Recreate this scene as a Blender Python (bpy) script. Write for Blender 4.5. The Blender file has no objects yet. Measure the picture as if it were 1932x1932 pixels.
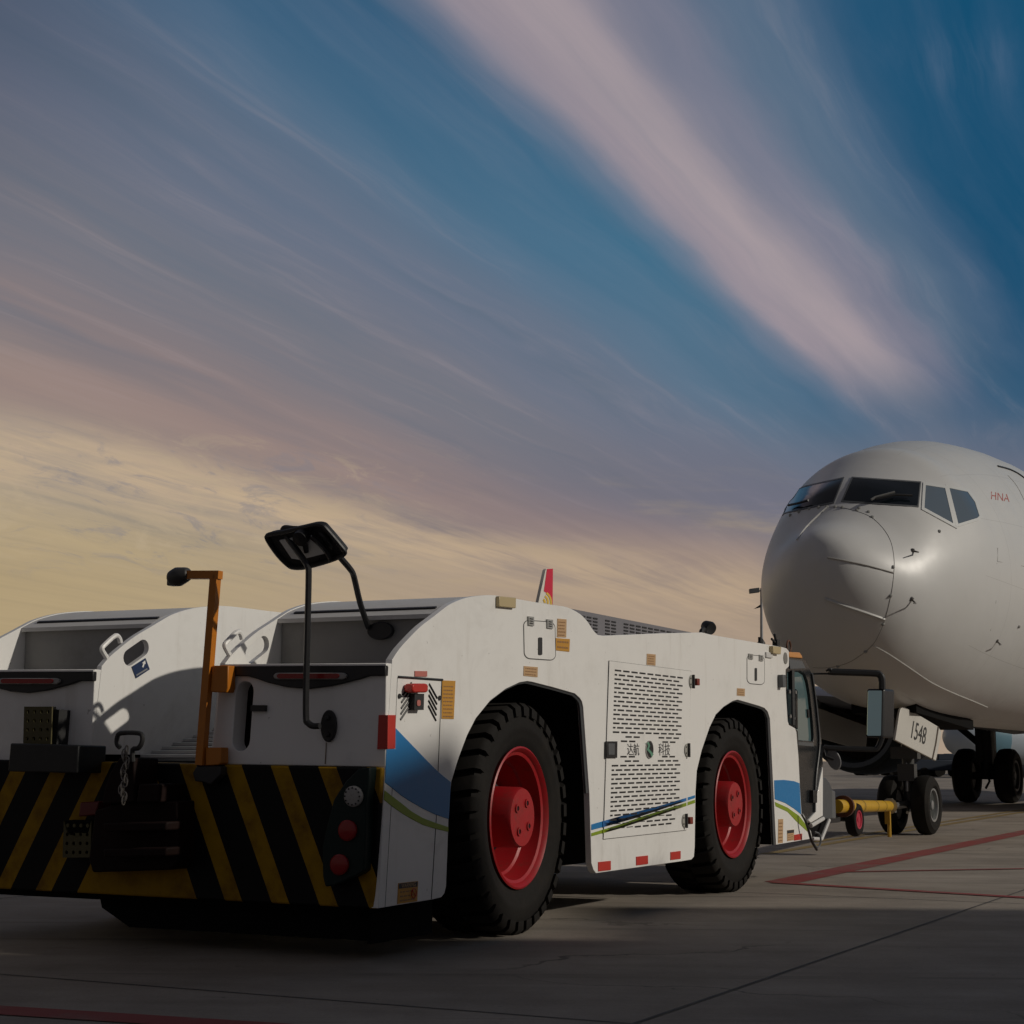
import bpy, bmesh, math, random
from mathutils import Vector, Matrix
from mathutils.geometry import tessellate_polygon
from mathutils.bvhtree import BVHTree
random.seed(7)
sc = bpy.context.scene
V = Vector
PI = math.pi
# ------------------------------------------------------------ camera
F = 3800.0; W = 2479.0; CAMH = 0.85
PITCH = math.atan(598 / F); ROLL = 0.006
cam = bpy.data.cameras.new('camera'); camo = bpy.data.objects.new('camera', cam)
sc.collection.objects.link(camo); sc.camera = camo
f_ = V((0, math.cos(PITCH), math.sin(PITCH))); r0 = V((1, 0, 0)); u0 = V((0, -math.sin(PITCH), math.cos(PITCH)))
r_ = r0 * math.cos(ROLL) + u0 * math.sin(ROLL); u_ = u0 * math.cos(ROLL) - r0 * math.sin(ROLL)
CAM = V((0, 0, CAMH))
m = Matrix((r_, u_, -f_)).transposed().to_4x4(); m.translation = CAM
camo.matrix_world = m
cam.sensor_width = 36; cam.lens = 36 * F / W; cam.clip_start = 0.05; cam.clip_end = 6000

def ray(px, py):
    return (f_ + r_ * ((px - W / 2) / F) + u_ * (-(py - W / 2) / F)).normalized()

# ------------------------------------------------------------ sun, exposure
SUN_AZ = math.radians(104); SUN_EL = math.radians(25.5)
sd = V((math.sin(SUN_AZ) * math.cos(SUN_EL), math.cos(SUN_AZ) * math.cos(SUN_EL), math.sin(SUN_EL)))
sl = bpy.data.lights.new('sun', 'SUN'); sl.energy = 2.65; sl.angle = math.radians(1.0); sl.color = (1, .925, .81)
so = bpy.data.objects.new('sun', sl); sc.collection.objects.link(so)
so.rotation_euler = sd.to_track_quat('Z', 'Y').to_euler(); so.location = (30, 0, 20)
EXPO = -0.55
sc.view_settings.view_transform = 'Standard'; sc.view_settings.look = 'None'
sc.view_settings.exposure = EXPO; sc.view_settings.gamma = 1
sc.cycles.use_denoising = True; sc.cycles.max_bounces = 6; sc.cycles.diffuse_bounces = 3; sc.cycles.glossy_bounces = 3; sc.cycles.transmission_bounces = 4
sc.cycles.use_adaptive_sampling = True; sc.cycles.adaptive_threshold = .02

# ------------------------------------------------------------ node helpers
def lin(c):
    return tuple(((x / 255) / 12.92 if x / 255 <= .04045 else (((x / 255) + .055) / 1.055) ** 2.4) for x in c)

class NT:
    def __init__(s, tree): s.t = tree; s.n = tree.nodes; s.l = tree.links
    def node(s, typ, **kw):
        n = s.n.new(typ)
        for k, v in kw.items(): setattr(n, k, v)
        return n
    def put(s, sock, v):
        if hasattr(v, 'is_output') or isinstance(v, bpy.types.NodeSocket): s.l.new(v, sock)
        else: sock.default_value = v
    def m(s, op, a, b=None, c=None, clamp=False):
        n = s.node('ShaderNodeMath', operation=op); n.use_clamp = clamp
        s.put(n.inputs[0], a)
        if b is not None: s.put(n.inputs[1], b)
        if c is not None: s.put(n.inputs[2], c)
        return n.outputs[0]
    def mix(s, fac, a, b):
        n = s.node('ShaderNodeMix', data_type='RGBA')
        s.put(n.inputs[0], fac)
        s.put(n.inputs[6], a if not isinstance(a, tuple) else (*a[:3], 1)); s.put(n.inputs[7], b if not isinstance(b, tuple) else (*b[:3], 1))
        return n.outputs[2]
    def ss(s, x, lo, hi):
        n = s.node('ShaderNodeMapRange', interpolation_type='SMOOTHSTEP'); s.put(n.inputs[0], x)
        s.put(n.inputs[1], lo); s.put(n.inputs[2], hi); return n.outputs[0]
    def noise(s, vec, scale, detail=3, rough=.5, dist=0):
        n = s.node('ShaderNodeTexNoise'); s.l.new(vec, n.inputs['Vector'])
        n.inputs['Scale'].default_value = scale; n.inputs['Detail'].default_value = detail
        n.inputs['Roughness'].default_value = rough; n.inputs['Distortion'].default_value = dist
        return n.outputs[0]

# ------------------------------------------------------------ world: evening sky with streaks of high cloud
w = bpy.data.worlds.new('World'); sc.world = w; w.use_nodes = True
t = NT(w.node_tree); t.n.clear()
out = t.node('ShaderNodeOutputWorld'); bg = t.node('ShaderNodeBackground'); t.l.new(bg.outputs[0], out.inputs[0])
tc = t.node('ShaderNodeTexCoord'); sep = t.node('ShaderNodeSeparateXYZ'); t.l.new(tc.outputs['Generated'], sep.inputs[0])
X, Y, Z = sep.outputs
az = t.m('ARCTAN2', X, Y); el = t.m('ARCSINE', Z)
def uv(px, py):          # px,py given in a 1932-wide grid
    d = ray(px * W / 1932, py * W / 1932); return (math.atan2(d.x, d.y), math.asin(d.z))
cmb = t.node('ShaderNodeCombineXYZ'); t.l.new(az, cmb.inputs[0]); t.l.new(el, cmb.inputs[1])
P = cmb.outputs[0]
def rotmap(ang, sx, sy):
    mp = t.node('ShaderNodeMapping'); mp.vector_type = 'POINT'; t.l.new(P, mp.inputs[0])
    mp.inputs['Rotation'].default_value = (0, 0, ang); 
    m2 = t.node('ShaderNodeMapping'); t.l.new(mp.outputs[0], m2.inputs[0]); m2.inputs['Scale'].default_value = (sx, sy, 1)
    return m2.outputs[0]
# high cloud lives on a flat layer far overhead: a = along the wind, b = across it
AZW = math.radians(26); zq = t.m('ADD', t.m('MAXIMUM', Z, 0.0), .03)
qx = t.m('DIVIDE', X, zq); qy = t.m('DIVIDE', Y, zq)
A_ = t.m('ADD', t.m('MULTIPLY', qx, math.sin(AZW)), t.m('MULTIPLY', qy, math.cos(AZW)))
B_ = t.m('SUBTRACT', t.m('MULTIPLY', qx, math.cos(AZW)), t.m('MULTIPLY', qy, math.sin(AZW)))
def ab_vec(sa, sb, off=0, b=None):
    c = t.node('ShaderNodeCombineXYZ'); t.l.new(t.m('MULTIPLY', A_, sa), c.inputs[0]); t.l.new(t.m('MULTIPLY', b if b is not None else B_, sb), c.inputs[1]); c.inputs[2].default_value = off
    return c.outputs[0]
w1_ = t.noise(ab_vec(.55, 1.7), 1.0, 3, .5); w2_ = t.noise(ab_vec(1.6, 5.5, 3), 1.0, 4, .55)
BW = t.m('ADD', B_, t.m('ADD', t.m('MULTIPLY', t.m('SUBTRACT', w1_, .5), .20), t.m('MULTIPLY', t.m('SUBTRACT', w2_, .5), .07)))
warp2 = t.noise(P, 11, 4, .6)
F1 = t.noise(ab_vec(.9, 11, 1, BW), 1.0, 7, .62, .35); F2 = t.noise(ab_vec(2.2, 30, 5, BW), 1.0, 5, .6, .25); F3 = t.noise(ab_vec(.5, 4.5, 9, BW), 1.0, 4, .55, .3)
fib = t.m('ADD', t.m('ADD', t.m('MULTIPLY', F1, .42), t.m('MULTIPLY', F2, .10)), t.m('MULTIPLY', F3, .48))
st3 = t.noise(rotmap(math.radians(6), 2.5, 16), 2.2, 7, .6, .4)       # flat horizon layers
wv = 0.0
def band(pts, soft=1.0):
    """soft ribbon through (px,py,halfwidth px) points; returns 0..1 mask"""
    best = None
    for (x0, y0, w0), (x1, y1, w1) in zip(pts[:-1], pts[1:]):
        a = uv(x0, y0); b = uv(x1, y1); k = W / 1932 / F
        dx, dy = b[0] - a[0], b[1] - a[1]; L2 = dx * dx + dy * dy; L = math.sqrt(L2)
        pxm = t.m('SUBTRACT', az, a[0]); pym = t.m('SUBTRACT', el, a[1])
        tt = t.m('ADD', t.m('MULTIPLY', pxm, dx / L2), t.m('MULTIPLY', pym, dy / L2))
        tcl = t.m('MAXIMUM', t.m('MINIMUM', tt, 1.0), 0.0)
        ex = t.m('SUBTRACT', pxm, t.m('MULTIPLY', tcl, dx)); ey = t.m('SUBTRACT', pym, t.m('MULTIPLY', tcl, dy))
        ey = t.m('ADD', ey, wv)
        d = t.m('SQRT', t.m('ADD', t.m('MULTIPLY', ex, ex), t.m('MULTIPLY', ey, ey)))
        wid = t.m('ADD', t.m('MULTIPLY', tcl, (w1 - w0) * k), w0 * k)
        q = t.m('DIVIDE', d, wid)
        best = q if best is None else t.m('MINIMUM', best, q)
    return t.m('EXPONENT', t.m('MULTIPLY', t.m('POWER', best, 2.0 * soft), -1.0))
def fibre(mask, lo=.28, hi=.62, keep=.35):
    f = t.ss(fib, lo, hi)
    return t.m('MULTIPLY', mask, t.m('ADD', t.m('MULTIPLY', f, 1 - keep), keep))
E2 = 2 ** (-EXPO)
def C(*c): return tuple(v * E2 for v in lin(c))
e = lambda py: uv(966, py)[1]
# clear sky: nishita, tinted towards the deep teal-blue of the photograph, brightening to the horizon
nis = t.node('ShaderNodeTexSky'); nis.sky_type = 'NISHITA'; nis.sun_disc = False
nis.sun_elevation = SUN_EL; nis.sun_rotation = SUN_AZ; nis.ozone_density = 2.0; nis.dust_density = 1.0
nsc = t.node('ShaderNodeVectorMath', operation='SCALE'); t.l.new(nis.outputs[0], nsc.inputs[0]); nsc.inputs[3].default_value = 0.05
rmp = t.node('ShaderNodeValToRGB'); t.l.new(t.ss(el, 0.0, .62) if False else t.m('DIVIDE', el, .62, clamp=True), rmp.inputs[0])
cr = rmp.color_ramp
stops = [(0, (168, 150, 122)), (.16, (140, 132, 134)), (.33, (94, 122, 144)), (.52, (62, 112, 141)), (.74, (34, 90, 124)), (1, (24, 68, 98))]
cr.elements[0].position = 0; cr.elements[0].color = (*C(*stops[0][1]), 1)
cr.elements[1].position = 1; cr.elements[1].color = (*C(*stops[-1][1]), 1)
for p_, c_ in stops[1:-1]:
    el_ = cr.elements.new(p_); el_.color = (*C(*c_), 1)
col = t.mix(.12, rmp.outputs[0], nsc.outputs[0])
# right side of the sky is deeper
right = t.ss(az, uv(1200, 500)[0], uv(1900, 500)[0])
col = t.mix(t.m('MULTIPLY', right, t.ss(el, e(1150), e(650))), col, C(12, 76, 110))
left = t.ss(az, uv(900, 500)[0], uv(0, 500)[0])
def ramp(x, lo, hi, st, grey=False):
    r = t.node('ShaderNodeValToRGB'); t.l.new(t.m('DIVIDE', t.m('SUBTRACT', x, lo), hi - lo, clamp=True), r.inputs[0]); c = r.color_ramp
    st = sorted(st); c.interpolation = 'B_SPLINE' if False else 'EASE'
    for k, (p, v) in enumerate(st):
        q = (p - lo) / (hi - lo); v = (v, v, v) if grey else C(*v)
        e_ = c.elements[0] if k == 0 else (c.elements[len(c.elements) - 1] if k == len(st) - 1 else c.elements.new(q)); e_.position = q; e_.color = (*v, 1)
    return r.outputs[0]
dens_ = ramp(BW, -4, 0, [(-4, .95), (-2.4, .95), (-1.8, .86), (-1.5, .80), (-1.33, .68), (-1.22, .46), (-1.10, .22), (-1.0, .12), (-.95, .42), (-.89, .88), (-.74, .94), (-.66, .80), (-.57, .62), (-.49, .42), (-.39, .12), (-.2, .06), (0, .05)], True)
ccol = ramp(BW, -4, 0, [(-4, (174, 157, 130)), (-3.05, (174, 156, 136)), (-2.7, (148, 132, 124)), (-2.25, (136, 122, 122)), (-1.85, (121, 117, 124)), (-1.4, (114, 115, 130)), (-1.15, (102, 116, 136)), (-.98, (128, 130, 146)), (-.87, (158, 145, 152)), (-.78, (168, 154, 158)), (-.66, (134, 130, 144)), (-.56, (108, 120, 138)), (-.4, (96, 110, 134)), (0, (80, 104, 134))])
dn = t.m('ADD', t.m('MULTIPLY', dens_, 1.0), t.m('MULTIPLY', t.m('SUBTRACT', fib, .5), .85), clamp=True)
fadeA = t.m('SUBTRACT', 1.0, t.m('MULTIPLY', t.m('MULTIPLY', t.ss(A_, 3.2, 4.1), t.ss(B_, -1.15, -1.0)), .8))
dn = t.m('MULTIPLY', dn, fadeA)
col = t.mix(t.m('MULTIPLY', dn, .95), col, ccol)
# long fibres that brighten and darken the veil
col = t.mix(t.m('MULTIPLY', t.m('MULTIPLY', t.ss(F1, .50, .78), dens_), .26), col, C(158, 148, 152))
col = t.mix(t.m('MULTIPLY', t.m('MULTIPLY', t.ss(F3, .47, .30), t.ss(B_, -1.1, -1.4)), .24), col, C(88, 104, 120))
b3b = band([(1640, 90, 30), (1750, 130, 45), (1870, 110, 60)])
col = t.mix(t.m('MULTIPLY', t.m('MULTIPLY', b3b, t.ss(F1, .40, .70)), .4), col, C(92, 112, 138))
# haze above the horizon, right of centre
hzl = t.m('MULTIPLY', t.ss(el, e(740), e(960)), t.ss(az, uv(500, 900)[0], uv(1200, 900)[0]))
col = t.mix(t.m('MULTIPLY', hzl, .7), col, C(110, 110, 124))
b5 = band([(-300, 690, 70), (150, 730, 70), (600, 860, 70), (1000, 990, 60), (1400, 1060, 60)])
col = t.mix(t.m('MULTIPLY', b5, .55), col, C(152, 130, 124))
b6 = band([(-300, 830, 50), (150, 870, 50), (500, 960, 45), (900, 1050, 45), (1400, 1130, 60)])
col = t.mix(t.m('MULTIPLY', t.m('MULTIPLY', b6, t.ss(t.m('ADD', st3, t.m('MULTIPLY', F1, .5)), .55, .85)), .8), col, C(196, 172, 142))
# yellow glow towards the horizon on the left
gl = t.m('MULTIPLY', t.ss(el, e(930), e(1140)), t.ss(az, uv(1000, 1000)[0], uv(0, 1000)[0]))
col = t.mix(t.m('MULTIPLY', gl, .85), col, C(174, 154, 118))
hz = t.m('MULTIPLY', t.ss(el, e(960), e(1150)), t.ss(az, uv(200, 1000)[0], uv(1000, 1000)[0]))
col = t.mix(t.m('MULTIPLY', hz, .75), col, C(176, 154, 130))
fl = t.noise(rotmap(math.radians(12), 5, 17), 5.0, 8, .68, .8)
low = t.m('MULTIPLY', t.m('MULTIPLY', t.ss(el, e(800), e(900)), t.ss(el, e(1130), e(1040))), t.ss(az, uv(1000, 900)[0], uv(450, 900)[0]))
col = t.mix(t.m('MULTIPLY', t.m('MULTIPLY', t.ss(fl, .50, .66), low), .42), col, C(184, 166, 138))
col = t.mix(t.m('MULTIPLY', t.m('MULTIPLY', t.ss(fl, .48, .34), low), .45), col, C(122, 122, 132))
lay = t.m('MULTIPLY', t.ss(st3, .5, .72), t.m('MULTIPLY', t.ss(el, e(830), e(1000)), 1.0))
col = t.mix(t.m('MULTIPLY', lay, .35), col, C(184, 163, 126))
# whole western sky slightly dimmer high on the left, then the soft variation of real air
dim = t.m('MULTIPLY', t.ss(az, uv(500, 0)[0], uv(-200, 0)[0]), t.ss(el, e(650), e(0)))
col = t.mix(t.m('MULTIPLY', dim, .5), col, C(62, 68, 88))
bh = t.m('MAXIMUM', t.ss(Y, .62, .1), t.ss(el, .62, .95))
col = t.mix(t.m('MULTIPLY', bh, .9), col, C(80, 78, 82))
mot = t.m('ADD', t.m('MULTIPLY', t.m('SUBTRACT', fib, .5), .25), 1.0)
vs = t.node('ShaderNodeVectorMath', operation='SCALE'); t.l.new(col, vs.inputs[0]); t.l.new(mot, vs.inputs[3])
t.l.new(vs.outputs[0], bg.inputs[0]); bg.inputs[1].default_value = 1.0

# ------------------------------------------------------------ materials
MATS = {}
def mat(name, colr, rough=.5, metal=0, dirt=0, dirtcol=(.12, .11, .10), bump=0, scale=6, coat=0, spec=.5, alpha=None, trans=0):
    if name in MATS: return MATS[name]
    mm = bpy.data.materials.new(name); mm.use_nodes = True; k = NT(mm.node_tree)
    p = k.n['Principled BSDF']; p.inputs['Roughness'].default_value = rough; p.inputs['Metallic'].default_value = metal
    p.inputs['Coat Weight'].default_value = coat; p.inputs['Coat Roughness'].default_value = .08
    p.inputs['Specular IOR Level'].default_value = spec; p.inputs['Transmission Weight'].default_value = trans
    tcn = k.node('ShaderNodeTexCoord')
    n1 = k.noise(tcn.outputs['Object'], scale, 6, .6)
    n2 = k.noise(tcn.outputs['Object'], scale * 7, 4, .6)
    if name == 'white_paint':
        mp = k.node('ShaderNodeMapping'); k.l.new(tcn.outputs['Object'], mp.inputs[0]); mp.inputs['Scale'].default_value = (9, 9, 1.1)
        sv = k.noise(mp.outputs[0], 1.0, 6, .65); smv = k.noise(tcn.outputs['Object'], 1.4, 5, .7, .8)
        colr = k.mix(k.m('MULTIPLY', k.ss(sv, .55, .76), .22), colr, (.40, .35, .28)); colr = k.mix(k.m('MULTIPLY', k.ss(smv, .58, .72), .2), colr, (.42, .40, .37))
        colr = k.mix(k.m('MULTIPLY', k.ss(k.noise(tcn.outputs['Object'], 26, 3, .6), .70, .76), .5), colr, (.22, .19, .16))
    if dirt:
        f = k.m('MULTIPLY', k.ss(k.m('ADD', k.m('MULTIPLY', n1, .7), k.m('MULTIPLY', n2, .3)), .46, .78), dirt)
        c = k.mix(f, colr, dirtcol)
        k.l.new(c, p.inputs['Base Color'])
    else:
        p.inputs['Base Color'].default_value = (*colr, 1)
    rr = k.m('ADD', k.m('MULTIPLY', k.m('SUBTRACT', n2, .5), .25), rough, clamp=True); k.l.new(rr, p.inputs['Roughness'])
    if bump:
        b = k.node('ShaderNodeBump'); b.inputs['Strength'].default_value = bump; b.inputs['Distance'].default_value = .01
        k.l.new(n1, b.inputs['Height']); k.l.new(b.outputs[0], p.inputs['Normal'])
    MATS[name] = mm; return mm

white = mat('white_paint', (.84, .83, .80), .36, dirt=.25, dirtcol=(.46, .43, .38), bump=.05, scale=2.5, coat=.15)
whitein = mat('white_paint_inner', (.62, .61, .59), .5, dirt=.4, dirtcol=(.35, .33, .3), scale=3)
black = mat('black_paint', (.012, .012, .013), .45)
rubber = mat('rubber', (.012, .0105, .009), .82, dirt=.7, dirtcol=(.026, .021, .016), bump=.3, scale=9, spec=.22)
dark = mat('dark_steel', (.02, .02, .02), .6, dirt=.5, dirtcol=(.045, .03, .02), scale=5)
under = mat('underbody', (.008, .008, .008), .9, spec=.1)
red = mat('wheel_red', (.36, .010, .014), .42, dirt=.75, dirtcol=(.13, .035, .025), scale=7, bump=.12)
redsig = mat('red_reflector', (.5, .03, .02), .35)
blue = mat('stripe_blue', (.012, .19, .46), .4)
green = mat('stripe_green', (.24, .34, .012), .4)
yellow = mat('yellow_paint', (.42, .23, .008), .45, dirt=.5, dirtcol=(.14, .08, .02), scale=5)
orange = mat('orange_paint', (.52, .17, .008), .45, dirt=.4, dirtcol=(.2, .07, .02), scale=6)
tan = mat('tan_label', (.52, .33, .17), .55, dirt=.3, dirtcol=(.35, .22, .12), scale=40)
amber = mat('amber_label', (.55, .27, .035), .5, dirt=.3, dirtcol=(.4, .22, .06), scale=40)
pink = mat('faded_red_label', (.5, .16, .13), .5)
ink = mat('print_ink', (.03, .03, .03), .5)
steel = mat('steel', (.45, .45, .44), .35, metal=.8)
grey = mat('grey_plastic', (.10, .105, .11), .5)
lightgrey = mat('light_grey', (.34, .36, .38), .4)
glassd = mat('dark_glass', (.006, .009, .012), .08, spec=.35)
glassb = mat('tinted_glass', (.09, .15, .16), .05, spec=.6)
glassp = mat('window_reflective', (.16, .2, .24), .05, spec=.9, metal=.3)
mirror = mat('mirror_glass', (.5, .74, .78), .02, metal=1)
lampr = mat('red_lens', (.28, .008, .008), .2)
lampc = mat('clear_lens', (.35, .34, .32), .25, dirt=.5, scale=60)
tailcol = mat('dark_green_plastic', (.006, .016, .014), .5, spec=.25)
khaki = mat('worn_yellow_step', (.075, .062, .018), .6)
gold = mat('gold', (.7, .45, .06), .5)
pred = mat('tail_red', (.62, .02, .05), .4)

# ------------------------------------------------------------ mesh builder
class MB:
    def __init__(s): s.v = []; s.f = []; s.mi = []; s.uv = None
    def add(s, vs, fs, mi=0):
        o = len(s.v); s.v += [V(x) for x in vs]
        for f in fs: s.f.append([o + i for i in f]); s.mi.append(mi)
        return s
    def prism(s, outer, ext, holes=(), mi=0, side_mi=None):
        outer = [V(p) for p in outer]; holes = [[V(p) for p in h] for h in holes]; ext = V(ext)
        pts = outer + [p for h in holes for p in h]; n = len(pts)
        tris = tessellate_polygon([outer] + holes)
        if not holes:
            s.add(pts + [p + ext for p in pts], [list(range(n)), list(range(2 * n - 1, n - 1, -1))], mi)
            base = len(s.v) - 2 * n
        else:
            s.add(pts + [p + ext for p in pts], [list(x) for x in tris] + [[i + n for i in reversed(x)] for x in tris], mi)
            base = len(s.v) - 2 * n
        k = 0
        for loop in [outer] + holes:
            q = len(loop)
            for i in range(q):
                j = (i + 1) % q
                s.f.append([base + k + i, base + k + j, base + k + j + n, base + k + i + n]); s.mi.append(side_mi if side_mi is not None else mi)
            k += q
        return s
    def box(s, c, ax, ay, az_, mi=0):       # centre, three half-axis vectors
        c = V(c); vs = []
        for i in (-1, 1):
            for j in (-1, 1):
                for k in (-1, 1): vs.append(c + V(ax) * i + V(ay) * j + V(az_) * k)
        return s.add(vs, [(0, 1, 3, 2), (4, 6, 7, 5), (0, 4, 5, 1), (2, 3, 7, 6), (0, 2, 6, 4), (1, 5, 7, 3)], mi)
    def tube(s, pts, r, n=10, mi=0, closed=False, square=False, up=None):
        pts = [V(p) for p in pts]; N = len(pts); rs = r if isinstance(r, (list, tuple)) else [r] * N
        vs = []; prev = None
        for i, p in enumerate(pts):
            a = pts[(i - 1) % N] if (i > 0 or closed) else p; b = pts[(i + 1) % N] if (i < N - 1 or closed) else p
            tg = (b - a).normalized()
            if prev is None:
                q = up if up is not None else (V((0, 0, 1)) if abs(tg.z) < .9 else V((1, 0, 0)))
                nx = (V(q) - tg * V(q).dot(tg)).normalized()
            else:
                nx = (prev - tg * prev.dot(tg)).normalized()
            prev = nx; ny = tg.cross(nx)
            # keep width through a mitre
            for k in range(n):
                an = 2 * PI * (k + .5) / n
                vs.append(p + (nx * math.cos(an) + ny * math.sin(an)) * rs[i])
        fs = []
        for i in range(N - (0 if closed else 1)):
            j = (i + 1) % N
            for k in range(n): fs.append([i * n + k, i * n + (k + 1) % n, j * n + (k + 1) % n, j * n + k])
        if not closed: fs += [list(range(n))[::-1], [(N - 1) * n + k for k in range(n)]]
        return s.add(vs, fs, mi)
    def lathe(s, prof, o, ax, n=32, mi=0, closed=False, up=(0, 0, 1)):   # prof: (along, radius)
        ax = V(ax).normalized(); o = V(o); q = V(up)
        if abs(q.dot(ax)) > .95: q = V((1, 0, 0))
        nx = (q - ax * q.dot(ax)).normalized(); ny = ax.cross(nx); vs = []
        for a, r in prof:
            for k in range(n):
                an = 2 * PI * k / n; vs.append(o + ax * a + (nx * math.cos(an) + ny * math.sin(an)) * r)
        fs = []; N = len(prof)
        for i in range(N if closed else N - 1):
            j = (i + 1) % N
            for k in range(n): fs.append([i * n + k, i * n + (k + 1) % n, j * n + (k + 1) % n, j * n + k])
        if not closed: fs += [list(range(n))[::-1], [(N - 1) * n + k for k in range(n)]]
        return s.add(vs, fs, mi)
    def build(s, name, mats, parent=None, M=None, bevel=0, angle=35, loc=None):
        me = bpy.data.meshes.new(name)
        base = V((0, 0, 0))
        if M is None:
            if parent is not None: base = WORLD[parent.name].copy()
            elif loc is not None: base = V(loc)
        me.from_pydata([tuple(v - base) for v in s.v], [], s.f)
        if not isinstance(mats, (list, tuple)): mats = [mats]
        for q in mats: me.materials.append(q)
        me.polygons.foreach_set('material_index', s.mi)
        bm = bmesh.new(); bm.from_mesh(me)
        bmesh.ops.remove_doubles(bm, verts=bm.verts, dist=1e-5)
        bmesh.ops.recalc_face_normals(bm, faces=bm.faces)
        for f in bm.faces: f.smooth = True
        ca = math.radians(angle)
        for ed in bm.edges:
            if len(ed.link_faces) == 2 and ed.calc_face_angle(0) > ca: ed.smooth = False
        bm.to_mesh(me); bm.free()
        o = bpy.data.objects.new(name, me); sc.collection.objects.link(o)
        if parent is not None: o.parent = parent
        WORLD[o.name] = base
        if M is not None: o.matrix_local = M
        elif parent is None: o.location = base
        if bevel:
            b = o.modifiers.new('bevel', 'BEVEL'); b.width = bevel; b.segments = 2; b.limit_method = 'ANGLE'; b.angle_limit = math.radians(40)
            b.harden_normals = False
        return o
WORLD = {}
def thing(name, label, cat, loc, group=None):
    o = bpy.data.objects.new(name, None); sc.collection.objects.link(o); o.location = loc
    o.empty_display_size = .3; WORLD[o.name] = V(loc); o['label'] = label; o['category'] = cat
    if group: o['group'] = group
    return o
def tag(o, label=None, cat=None, group=None, kind=None):
    if label: o['label'] = label
    if cat: o['category'] = cat
    if group: o['group'] = group
    if kind: o['kind'] = kind
    return o
def hit(p0, n, px, py, off=0):
    n = V(n).normalized(); d = ray(px, py); q = V(p0) + n * off
    tt = (q - CAM).dot(n) / d.dot(n); return CAM + d * tt
def ground(px, py, z=0): return hit((0, 0, z), (0, 0, 1), px, py)
def smooth(pts, k=4, closed=False):
    pts = [V(p) for p in pts]; N = len(pts); outp = []
    rng = range(N) if closed else range(N - 1)
    for i in rng:
        if closed: a, b, c, d = pts[i - 1], pts[i], pts[(i + 1) % N], pts[(i + 2) % N]
        else: a, b, c, d = pts[max(i - 1, 0)], pts[i], pts[i + 1], pts[min(i + 2, N - 1)]
        for j in range(k):
            s_ = j / k
            outp.append(.5 * ((2 * b) + (c - a) * s_ + (2 * a - 5 * b + 4 * c - d) * s_ ** 2 + (3 * b - a - 3 * c + d) * s_ ** 3))
    if not closed: outp.append(pts[-1])
    return outp
def text_mesh(mb, body, o, xd, yd, h, nrm, thick=.001, mi=0, proj=None, width=None, shear=0):
    c = bpy.data.curves.new('txt', 'FONT'); c.body = body; c.resolution_u = 3
    ob = bpy.data.objects.new('txt', c); sc.collection.objects.link(ob)
    bpy.context.view_layer.update()
    dg = bpy.context.evaluated_depsgraph_get(); me = bpy.data.meshes.new_from_object(ob.evaluated_get(dg))
    vs = [v.co.copy() for v in me.vertices]; fs = [list(p.vertices) for p in me.polygons]
    x0 = min(v.x for v in vs); x1 = max(v.x for v in vs); y0 = min(v.y for v in vs); y1 = max(v.y for v in vs)
    s = h / (y1 - y0); sx = s if width is None else width / (x1 - x0)
    P_ = []
    for v in vs:
        p = V(o) + V(xd) * ((v.x - x0) * sx + shear * (v.y - y0) * s) + V(yd) * ((v.y - y0) * s) + V(nrm) * thick
        P_.append(proj(p) if proj else p)
    mb.add(P_, fs, mi)
    bpy.data.objects.remove(ob); bpy.data.curves.remove(c); bpy.data.meshes.remove(me)

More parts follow.
